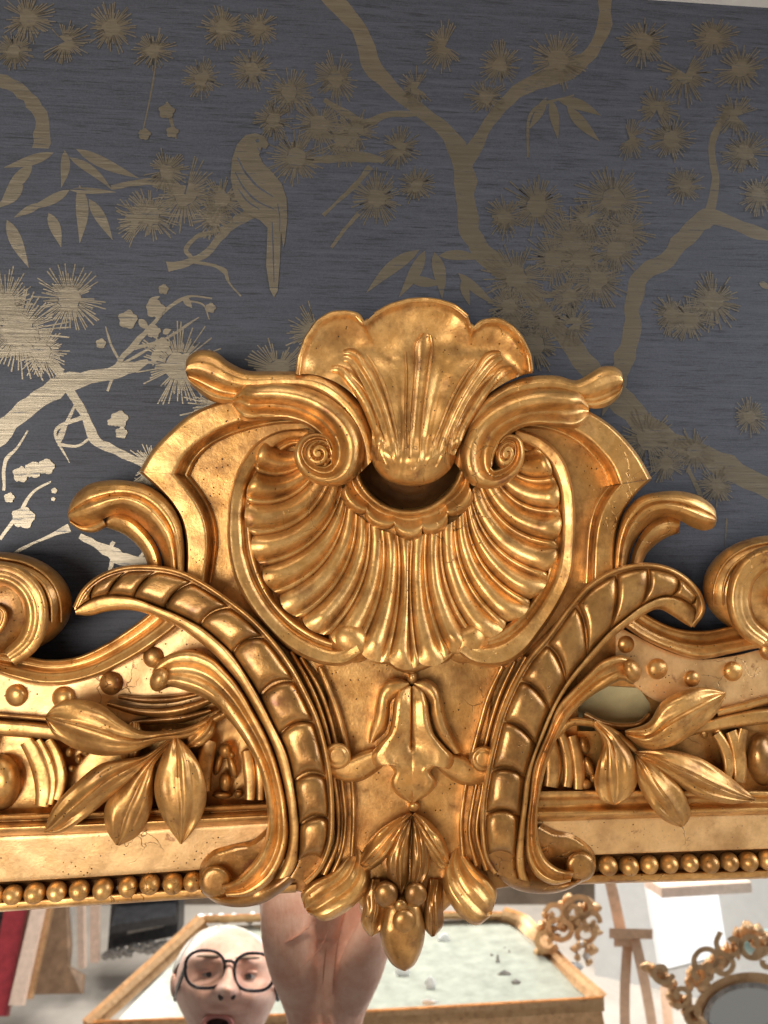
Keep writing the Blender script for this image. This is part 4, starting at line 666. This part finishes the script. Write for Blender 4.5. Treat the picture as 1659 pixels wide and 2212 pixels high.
# leaning boards and frames at the left
plank('leaning_board', [(20, 1900, 3.5), (66, 1900, 3.5), (14, 2195, 3.2), (-32, 2195, 3.2)], .03, REDP, None, 'dark red board leaning at the far left in the reflection', 'board', 'boards leaning in the workshop')
plank('leaning_board', [(-60, 1900, 3.55), (18, 1900, 3.55), (-20, 2120, 3.3), (-110, 2120, 3.3)], .03, IRON, None, 'dark panel leaning behind the red board in the reflection', 'board', 'boards leaning in the workshop')
plank('leaning_board', [(82, 1900, 3.45), (108, 1900, 3.45), (48, 2172, 3.2), (18, 2172, 3.2)], .03, PINKW, None, 'pale pink slat leaning beside the red board in the reflection', 'board', 'boards leaning in the workshop')
plank('leaning_board', [(70, 1900, 3.55), (84, 1900, 3.55), (22, 2175, 3.3), (14, 2175, 3.3)], .02, WOODD, None, 'thin dark slat between red board and pink slat in the reflection', 'board', 'boards leaning in the workshop')
plank('leaning_board', [(108, 1900, 3.5), (126, 1900, 3.5), (66, 2158, 3.25), (46, 2158, 3.25)], .03, GILT, None, 'worn gilded slat leaning in front of the brown board', 'board', 'boards leaning in the workshop')
plank('leaning_board', [(112, 1900, 3.6), (140, 1900, 3.6), (152, 2040, 3.45), (148, 2085, 3.4), (180, 2105, 3.4), (176, 2146, 3.35), (66, 2148, 3.35)], .03, WOODD, None, 'wide shaped brown wooden board leaning in the reflection', 'board', 'boards leaning in the workshop')
plank('leaning_board', [(138, 1900, 3.75), (150, 1900, 3.75), (152, 2050, 3.7), (142, 2030, 3.7)], .03, WHITE, None, 'narrow white batten standing behind the brown board', 'board', 'boards leaning in the workshop')
plank('leaning_board', [(165, 1900, 3.7), (180, 1900, 3.7), (182, 2093, 3.65), (168, 2093, 3.65)], .03, PINKW, None, 'upright pale post just right of the brown board', 'board', 'boards leaning in the workshop')
plank('leaning_board', [(194, 1900, 3.75), (214, 1900, 3.75), (212, 2080, 3.7), (194, 2080, 3.7)], .03, PINKW, None, 'upright pale post just left of the iron fireplace', 'board', 'boards leaning in the workshop')
fp = empty('fireplace_insert', tuple(V(310., 2070., 3.8)), 'black cast iron fireplace insert standing on rubble in the reflection', 'fireplace')
plank('front_plate', [(246, 1880, 3.8), (388, 1880, 3.8), (384, 2022, 3.78), (232, 2052, 3.78)], .12, IRON, fp)
plank('hood_plate', [(250, 1960, 3.76), (380, 1950, 3.76), (380, 1978, 3.66), (240, 2000, 3.66)], .04, IRON, fp)
plank('grate_panel', [(275, 1998, 3.74), (352, 1984, 3.74), (352, 2002, 3.74), (275, 2018, 3.74)], .02, RUBB, fp)
for k in range(22): blob('rubble_stone', 228 + k * 7.6, 2066 - k * 1.7 + rng.uniform(-7, 9), 3.72, rng.uniform(7, 14), rng.uniform(6, 11), 9, RUBB, fp, 8, 6, .25)
# big tarnished mirror lying on a trestle
bmir = empty('gilded_mirror', tuple(V(760., 2190., 2.1)), 'large old mirror with clouded glass and pale gilt frame reflected behind the photographer', 'mirror')
plank('clouded_glass', [(455, 2000, 2.6), (1085, 1985, 2.6), (1150, 2025, 2.5), (1255, 2140, 2.05), (1285, 2172, 1.95), (240, 2215, 1.95)], .01, GLASSO, bmir)
for pts, wd in (([(440, 1990, 2.6), (320, 2100, 2.25), (190, 2218, 1.9)], 20), ([(440, 1986, 2.6), (760, 1978, 2.6), (1095, 1978, 2.6)], 9), ([(1085, 1975, 2.6), (1130, 1992, 2.55), (1165, 2030, 2.45), (1205, 2075, 2.25), (1300, 2160, 1.95)], 17), ([(180, 2222, 1.9), (700, 2202, 1.9), (1305, 2168, 1.9)], 17)):
    bar('frame_rail', pts, wd, GILT, bmir, 12); bar('frame_bead', [(a, b - wd * .3, c - .02) for a, b, c in pts], wd * .35, GILT, bmir, 14)
plank('side_board', [(200, 2240, 1.9), (1300, 2182, 1.9), (1322, 2300, 1.92), (200, 2320, 1.92)], .04, GILT, bmir)
for k in range(34):
    t = rng.random(); blob('crest_carving', 1165 + 120 * t + rng.uniform(-22, 22), 2045 - 40 * math.sin(t * 3) - 60 * t * (1 - .4 * t) + rng.uniform(-38, 30), 2.3, rng.uniform(7, 16), rng.uniform(6, 14), 10, GILT, bmir, 10, 7, .3)
for k in range(14): blob('crest_carving', 1250 + rng.uniform(-12, 35), 2045 + rng.uniform(-8, 55), 2.25, rng.uniform(6, 13), rng.uniform(6, 13), 8, WHITE if k % 3 == 0 else GILT, bmir, 10, 7, .3)
for k in range(12): blob('crest_carving', 430 + k * 12 + rng.uniform(-5, 5), 1984 + rng.uniform(-8, 6), 2.6, rng.uniform(6, 12), rng.uniform(5, 9), 8, WHITE, bmir, 10, 7, .3)
for (x, y, a, b) in [(1075, 2080, 5, 16), (1090, 2105, 14, 8), (1115, 2122, 10, 6), (1062, 2066, 4, 6), (1090, 2050, 5, 4), (1120, 2070, 3, 3), (1100, 2060, 3, 8), (930, 2125, 12, 14), (960, 2030, 14, 12), (870, 2100, 16, 14), (925, 2165, 18, 6)]:
    d = np.interp(y, [1985, 2172], [2.6, 1.95]); blob('glass_flake', x, y, d - .02, a, b, 1.5, RUBB if x > 1000 else WHITE, bmir, 9, 5, .35)
def curl(name, cx, cy, d, r, turns, a0, wd, mat, par, sgn=1):
    return bar(name, [(cx + r * (1 - .75 * t) * math.cos(a0 + sgn * t * turns * 6.28), cy + r * (1 - .75 * t) * math.sin(a0 + sgn * t * turns * 6.28), d) for t in np.linspace(0, 1, 9)], wd, mat, par, wd)
for (x, y, r, a0, sg_) in [(1255, 1965, 36, 2.5, 1), (1215, 2005, 34, 4.0, -1), (1180, 2030, 28, 0.5, 1), (1262, 2015, 26, 5.5, 1), (1235, 1975, 24, 1.2, -1), (1200, 1975, 24, 3.3, 1), (1275, 1990, 22, 0.2, -1)]:
    curl('crest_scroll', x, y, 2.28, r, 1.1, a0, 6, GILT, bmir, sg_)
# easel
ea = empty('artist_easel', tuple(V(1380., 2230., 2.6)), 'pale wooden easel standing by the white wall in the reflection', 'easel')
bar('mast', [(1312, 1880, 2.7), (1328, 1950, 2.7), (1342, 2016, 2.68)], 12, WOODL, ea); bar('tray', [(1316, 2016, 2.62), (1410, 2018, 2.62)], 11, WOODL, ea); bar('tray_lip', [(1326, 2036, 2.64), (1378, 2037, 2.64)], 9, WOODL, ea)
bar('leg', [(1356, 2035, 2.66), (1350, 2130, 2.62), (1352, 2300, 2.55)], 11, WOODL, ea); bar('leg', [(1372, 2030, 2.64), (1392, 2120, 2.6), (1422, 2300, 2.5)], 11, WOODL, ea); bar('leg', [(1436, 2130, 2.75), (1452, 2300, 2.6)], 11, WOODL, ea)
plank('canvas', [(1395, 1890, 3.0), (1545, 1890, 3.05), (1572, 2060, 2.8), (1430, 2095, 2.75)], .03, plain('primed_canvas', (.66, .67, .69), .6, 0, .04), None, 'blank white canvas board propped behind the easel in the reflection', 'canvas')
plank('shelf_plank', [(1392, 1915, 2.5), (1600, 1905, 2.5), (1625, 1928, 2.4), (1430, 1940, 2.4)], .03, PINKW, None, 'pale plank with rough brown underside at upper right of the reflection', 'plank')
om = empty('oval_mirror', tuple(V(1620., 2260., 1.9)), 'small oval mirror in carved gilt frame at lower right of the reflection', 'mirror')
a = np.linspace(0, 2*math.pi, 40)
bar('oval_frame', [(1622 + 112 * math.cos(t), 2196 + 82 * math.sin(t), 1.9) for t in a], 14, GILT, om, 10)
bar('oval_liner', [(1622 + 96 * math.cos(t), 2196 + 68 * math.sin(t), 1.89) for t in a], 6, RUBB, om, 6)
plank('oval_glass', [(1622 + 95 * math.cos(t), 2196 + 67 * math.sin(t), 1.91) for t in a[:-1]], .01, MIRROR, om)
for k in range(40):
    t = k / 39; blob('crest_carving', 1495 + 180 * t + rng.uniform(-8, 8), 2125 - 95 * math.sin(t * 2.2)**2 + rng.uniform(-26, 14), 1.86, rng.uniform(7, 15), rng.uniform(8, 18), 9, GILT, om, 10, 7, .35)
for k in range(18):
    t = k / 17; blob('side_carving', 1405 + 110 * t + rng.uniform(-8, 8), 2085 + 130 * t + rng.uniform(-8, 8), 1.84, rng.uniform(9, 17), rng.uniform(8, 15), 9, GILT, om, 10, 7, .3)
for (x, y, r, a0, sg_) in [(1530, 2075, 34, 2.5, 1), (1580, 2040, 36, 4.0, -1), (1625, 2040, 34, 0.5, 1), (1560, 2085, 26, 5.5, 1), (1510, 2105, 24, 1.2, -1), (1655, 2075, 30, 3.3, 1), (1430, 2100, 26, .2, 1), (1470, 2150, 26, 2.2, -1), (1500, 2190, 24, 1.0, 1)]:
    curl('crest_scroll', x, y, 1.83, r, 1.0, a0, 6, GILT, om, sg_)
obj_t = blob('glazed_bowl', 1650, 2036, 2.3, 62, 30, 40, TEAL, None, 30, 14); kinds(obj_t, 'pale teal glazed bowl behind the oval mirror in the reflection', 'bowl')

# ------------------------------------------------------------------ the photographer
SKIN, nt, b, N, LK = new_mat('skin'); co = world_co(nt); FSK = SKIN
LK(mix(nt, ramp(nt, noise(nt, co, 45, 6, .7), [(.35, 0.0), (.65, 1.0)]), (.80, .50, .37), (.68, .34, .23)), b.inputs['Base Color'])
b.inputs['Roughness'].default_value = .48; b.inputs['Subsurface Weight'].default_value = .12; b.inputs['Subsurface Radius'].default_value = (.008, .003, .002)
mpk = node(nt, 'ShaderNodeMapping'); mpk.inputs['Scale'].default_value = (190, 90, 38); LK(co, mpk.inputs[0]); bp = node(nt, 'ShaderNodeBump', Strength=.5, Distance=.002); LK(noise(nt, mpk.outputs[0], 1.0, 5, .65), bp.inputs['Height']); LK(bp.outputs[0], b.inputs['Normal'])
LIP = plain('lip_skin', (.50, .20, .17), .4, 0, .1, 60); DARKIN = plain('dark_cavity', (.03, .008, .006), .6); BLACK = plain('black_acetate', (.012, .012, .018), .25); SCL = plain('eye_white', (.48, .42, .38), .25, 0, .05); IRIS = plain('grey_iris', (.045, .05, .055), .2)
HAIR = plain('white_hair', (.68, .64, .58), .6, 0, .2, 220, .4); KNIT = plain('charcoal_knit', (.06, .06, .07), .85, 0, .3, 200, .4)
HD = 1.2
def HV(x, y, z): return V(x, y, HD * (1 - np.asarray(z, float) / F))
pr = empty('person', tuple(V(487., 2135., 1.2) * np.array([1, 1, 0]) + np.array([0, -.05, FLOORZ])), 'person in black round glasses looking up, one raised hand, reflected in the mirror', 'person')
na, nb = 96, 80
th = np.linspace(-math.pi/2, math.pi/2, nb)[:, None]; ph = np.linspace(0, 2*math.pi, na, endpoint=False)[None]
nx = np.cos(th) * np.sin(ph); ny = np.sin(th) + 0*ph; nz = np.cos(th) * np.cos(ph)
sg = lambda v: np.sign(v) * np.abs(v)**.9
X = 488 + 108 * sg(nx) * (1 - .22 * np.clip(ny, 0, 1)**1.2) * (1 + .05 * np.exp(-((ny - .15) / .25)**2)); Y = 2130 + np.where(ny < 0, 126, 150) * ny; Z = 118 * nz
ga = lambda x, y, a, b: np.exp(-((X - x) / a)**2 - ((Y - y) / b)**2)
fr = (nz > -.05) * np.clip(nz * 3, 0, 1)
bump = 66 * ga(490, 2138, 21, 21) + 38 * ga(494, 2108, 12, 30) + 14 * ga(474, 2146, 12, 11) + 14 * ga(506, 2144, 12, 11) - 20 * ga(449, 2108, 30, 20) - 20 * ga(534, 2112, 30, 20) + 10 * ga(450, 2072, 42, 12) + 10 * ga(540, 2076, 40, 12) + 12 * ga(425, 2155, 30, 26) + 12 * ga(555, 2158, 30, 26) + 14 * ga(470, 2185, 40, 10) - 34 * ga(470, 2212, 30, 17) + 14 * ga(470, 2240, 40, 12)
Z = Z + bump * fr
FACE = SKIN.copy(); FACE.name = 'face_skin'
for nd in FACE.node_tree.nodes:
    if nd.type == 'MIX': nd.inputs[6].default_value = (.86, .56, .44, 1); nd.inputs[7].default_value = (.74, .40, .30, 1)
    if nd.type == 'MAPPING': nd.inputs['Scale'].default_value = (110, 110, 110)
    if nd.type == 'BUMP': nd.inputs['Strength'].default_value = .4
head = obj('head', HV(X, Y, Z), gfaces(nb, na, True), FACE, pr, 180)
def hblob(name, x, y, z, rx, ry, rz, mat, par=None):
    a_ = np.linspace(0, 2*math.pi, 20, endpoint=False)[None]; b_ = np.linspace(-math.pi/2, math.pi/2, 12)[:, None]
    return obj(name, HV(x + rx*np.cos(b_)*np.cos(a_), y + ry*np.sin(b_) + 0*a_, z + rz*np.cos(b_)*np.sin(a_)), gfaces(12, 20, True), mat, par or head, 180)
def htube(name, pts, r, mat, par, closed=False, nk=10):
    p = np.array(pts, float); out = []
    for i in range(len(p)):
        t = (p[(i+1) % len(p)] - p[i-1]) if closed else p[min(i+1, len(p)-1)] - p[max(i-1, 0)]
        t /= np.linalg.norm(t) + 1e-9; u = np.cross(t, [0, 0, 1.0]); 
        if np.linalg.norm(u) < .1: u = np.cross(t, [0, 1.0, 0])
        u /= np.linalg.norm(u); v = np.cross(t, u)
        out.append([p[i] + r * (math.cos(q) * u + math.sin(q) * v) for q in np.linspace(0, 2*math.pi, nk, endpoint=False)])
    o = np.array(out)
    if closed: o = np.concatenate([o, o[:1]])
    return obj(name, HV(o[..., 0], o[..., 1], o[..., 2]), gfaces(len(o), nk, True), mat, par, 180)
for ex, ey in ((451, 2107), (535, 2111)):
    hblob('eye', ex, ey, 80, 17, 10, 14, SCL); hblob('iris', ex + 1, ey - 2, 91, 7.5, 7.5, 5, IRIS); hblob('eyelid', ex, ey - 11, 82, 22, 7, 14, FACE); hblob('eyelid', ex, ey + 12, 80, 21, 7, 13, FACE); hblob('eyebrow', ex, ey - 42, 108, 28, 4, 6, plain('brow_hair', (.30, .22, .16), .7))
hblob('nostril', 477, 2152, 146, 6.5, 10, 14, DARKIN); hblob('nostril', 503, 2150, 146, 6.5, 10, 14, DARKIN)
hblob('mouth_cavity', 470, 2212, 92, 25, 14, 9, DARKIN); htube('lips', [(470 + 30 * math.cos(t), 2212 + 18 * math.sin(t), 104) for t in np.linspace(0, 2*math.pi, 24, endpoint=False)], 6, LIP, head, True)
pp = np.linspace(0, 2*math.pi, 120, endpoint=False)[None]; hm = -math.pi/2 + np.linspace(0, 1, 30)[:, None] * (1.0 + .42 * (1 - np.cos(pp)) + .05 * np.sin(pp * 17))
hx = 488 + 116 * np.cos(hm) * np.sin(pp); hy = 2124 + 124 * np.sin(hm) + 0*pp; hz = -26 + 116 * np.cos(hm) * np.cos(pp)
obj('hair', HV(hx + 2.5*np.sin(pp*23 + hm*9), hy + 2.5*np.sin(pp*19 + hm*14), hz + 2*np.sin(pp*31)), gfaces(30, 120, True), HAIR, head, 180)
for sx in (-1, 1): hblob('ear', 488 + sx * 112, 2128, -10, 9, 28, 16, FACE)
gsx = lambda t: math.copysign(abs(math.cos(t))**.8, math.cos(t)); gsy = lambda t: math.copysign(abs(math.sin(t))**.8, math.sin(t))
gl = htube('glasses', [(443 + 43 * gsx(t), 2094 + 41 * gsy(t), 130) for t in np.linspace(0, 2*math.pi, 40, endpoint=False)], 3.8, BLACK, head, True)
htube('glasses_rim', [(549 + 43 * gsx(t), 2100 + 41 * gsy(t), 130) for t in np.linspace(0, 2*math.pi, 40, endpoint=False)], 3.8, BLACK, gl, True)
htube('bridge', [(482, 2078, 132), (485, 2076, 135), (500, 2076, 135), (510, 2084, 132)], 4, BLACK, gl); htube('temple_arm', [(401, 2088, 130), (385, 2130, 60), (378, 2160, 0)], 4.5, BLACK, gl); htube('temple_arm', [(587, 2094, 130), (596, 2130, 60), (600, 2160, 0)], 4.5, BLACK, gl)
LENS, nt, b, N, LK = new_mat('spectacle_lens'); tr = nt.nodes.new('ShaderNodeBsdfTransparent'); gs = nt.nodes.new('ShaderNodeBsdfGlossy'); gs.inputs['Roughness'].default_value = .02; mx = nt.nodes.new('ShaderNodeMixShader'); mx.inputs[0].default_value = .07
tr.inputs[0].default_value = (.95, .93, .90, 1); LK(tr.outputs[0], mx.inputs[1]); LK(gs.outputs[0], mx.inputs[2]); LK(mx.outputs[0], nt.nodes['Material Output'].inputs[0])
for cx_, cy_ in ((443, 2094), (549, 2100)):
    a_ = np.linspace(0, 2*math.pi, 30, endpoint=False); obj('lens', HV(cx_ + 38*np.cos(a_), cy_ + 39*np.sin(a_), 130 + 0*a_), [list(range(30))], LENS, gl, 0)
# raised hand and forearm: one skin lofted through cross-sections, fingers merged in
HP = .85
def XV(x, y, z): return V(x, y, HP * (1 - np.asarray(z, float) / F))
verts = []; faces = []
def loft(rows, k=20):
    i0 = len(verts); r = spl(rows, 5 * len(rows)); a_ = np.linspace(0, 2*math.pi, k, endpoint=False)
    for q in r:
        for t in a_: verts.append(XV(q[0] + q[3] * math.cos(t) * q[5] , q[1] + q[3] * math.cos(t) * q[6], q[2] + q[4] * math.sin(t)))
    n = len(r); faces.extend([[i0 + a for a in f] for f in gfaces(n, k, True)]); faces.append([i0 + j for j in range(k)]); faces.append([i0 + (n-1)*k + j for j in range(k)][::-1])
# rows: centre x, y, z, half width, half thickness, across-direction (x, y)
loft([(690, 2520, -60, 92, 70, 1, 0), (698, 2350, -30, 84, 58, 1, 0), (700, 2250, -6, 78, 46, 1, 0), (702, 2200, 0, 84, 44, 1, 0), (704, 2140, 0, 108, 44, 1, 0), (704, 2080, 0, 128, 42, 1, 0), (702, 2010, -4, 138, 38, 1, 0), (700, 1950, -8, 140, 34, 1, 0), (696, 1890, -12, 130, 30, 1, 0), (692, 1850, -12, 112, 26, 1, 0)])
for (x, y, z, dx, l) in [(596, 1870, 0, -16, 150), (655, 1850, 0, -6, 190), (720, 1848, 0, 6, 200), (784, 1865, 0, 18, 170)]:
    loft([(x, y + 40, z - 6, 28, 28, 1, 0), (x + dx * .4, y - l * .35, z + 6, 28, 26, 1, 0), (x + dx * .8, y - l * .75, z - 25, 26, 24, 1, 0), (x + dx, y - l, z - 80, 23, 22, 1, 0), (x + dx, y - l * 1.12, z - 135, 15, 16, 1, 0)])
# heel pads: little-finger side and ball of the thumb, with a fold between them
loft([(650, 2196, 8, 22, 20, 1, 0), (640, 2140, 34, 44, 30, 1, 0), (628, 2070, 44, 56, 32, 1, 0), (620, 1990, 40, 58, 30, 1, 0), (618, 1910, 22, 46, 24, 1, 0), (622, 1850, 0, 30, 18, 1, 0)])
loft([(752, 2200, 8, 22, 20, 1, 0), (768, 2140, 38, 44, 34, 1, 0), (786, 2070, 56, 58, 40, .95, -.25), (806, 2000, 56, 54, 36, .9, -.4), (836, 1935, 40, 40, 30, .9, -.4), (862, 1880, 18, 30, 26, .9, -.3), (874, 1820, -10, 26, 22, 1, -.2), (878, 1780, -30, 14, 14, 1, 0)])
loft([(700, 2030, 26, 26, 20, 1, 0), (704, 1970, 34, 40, 22, 1, 0), (700, 1910, 20, 46, 20, 1, 0)])
# wrist tendons and skin folds
loft([(680, 2320, 30, 5, 12, 1, 0), (684, 2250, 40, 6, 12, 1, 0), (690, 2200, 38, 4, 8, 1, 0)]); loft([(722, 2320, 30, 5, 12, 1, 0), (720, 2250, 40, 6, 12, 1, 0), (714, 2200, 38, 4, 8, 1, 0)])
hand = obj('raised_hand', verts, faces, SKIN, pr, 180)
rm = hand.modifiers.new('merge', 'REMESH'); rm.mode = 'VOXEL'; rm.voxel_size = .002; rm.use_smooth_shade = True
sm = hand.modifiers.new('soften', 'SMOOTH'); sm.iterations = 2; sm.factor = .5
PALM = plain('crease_skin', (.52, .25, .17), .6, 0, .2, 80)
def crease(pts, w_):
    bpy_pts = spl(pts, 16); vv_ = []
    for i, q in enumerate(bpy_pts):
        k = w_ * math.sin(math.pi * (i + .5) / 16); t = bpy_pts[min(i+1, 15)] - bpy_pts[max(i-1, 0)]; l = math.hypot(t[0], t[1]) + 1e-9
        for u_ in np.linspace(0, 2*math.pi, 6, endpoint=False): vv_.append(XV(q[0] - t[1] / l * k * math.cos(u_), q[1] + t[0] / l * k * math.cos(u_), q[2] + 2.5 * k * math.sin(u_)))
    obj('palm_crease', vv_, gfaces(16, 6, True), PALM, hand, 180)
for pts in ([(716, 2170, 40), (722, 2110, 46), (726, 2060, 48), (740, 1990, 60)], [(696, 2150, 40), (700, 2090, 44), (706, 2040, 46)], [(640, 2222, 38), (690, 2216, 46), (750, 2222, 38)], [(652, 2090, 80), (690, 2050, 60), (720, 1985, 56)], [(580, 2050, 62), (630, 2030, 76), (690, 1985, 58)]): crease(pts, 1.3)
# clothed body below the picture, grown on a skeleton
hc = V(487., 2135., 1.2); el = np.array([.10, -.60, -.86]); wr = V(690., 2500., .87)
jt = [((0, 0, -.80), .13), ((0, 0, -.45), .125), ((0, 0, -.27), .12), ((0, 0, -.17), .055), ((.17, .0, -.24), .065), (None, .05), (None, .042), ((-.17, 0, -.24), .065), ((-.24, .02, -.52), .05), ((-.24, .12, -.76), .04), ((.10, 0, -.95), .085), ((.11, .02, -1.30), .06), ((.11, .0, -1.56), .05), ((-.10, 0, -.95), .085), ((-.11, .02, -1.30), .06), ((-.11, .0, -1.56), .05)]
base = np.array([hc[0], hc[1] - .04, hc[2]]); vs = []
for k, (o_, r_) in enumerate(jt): vs.append(el if k == 5 else wr if k == 6 else base + np.array(o_))
ed = [(0, 1), (1, 2), (2, 3), (2, 4), (4, 5), (5, 6), (2, 7), (7, 8), (8, 9), (0, 10), (10, 11), (11, 12), (0, 13), (13, 14), (14, 15)]
me = bpy.data.meshes.new('clothed_body'); me.from_pydata([tuple(np.array(v) - base) for v in vs], ed, []); bo = bpy.data.objects.new('clothed_body', me); COL.objects.link(bo); bo.parent = pr; bo.location = base - ORG[pr.name]
me.materials.append(KNIT); bo.modifiers.new('skin', 'SKIN'); bo.modifiers.new('sub', 'SUBSURF').levels = 2; bo.modifiers['sub'].render_levels = 2
for i, (o_, r_) in enumerate(jt): me.skin_vertices[0].data[i].radius = (r_, r_); me.skin_vertices[0].data[i].use_root = (i == 0)
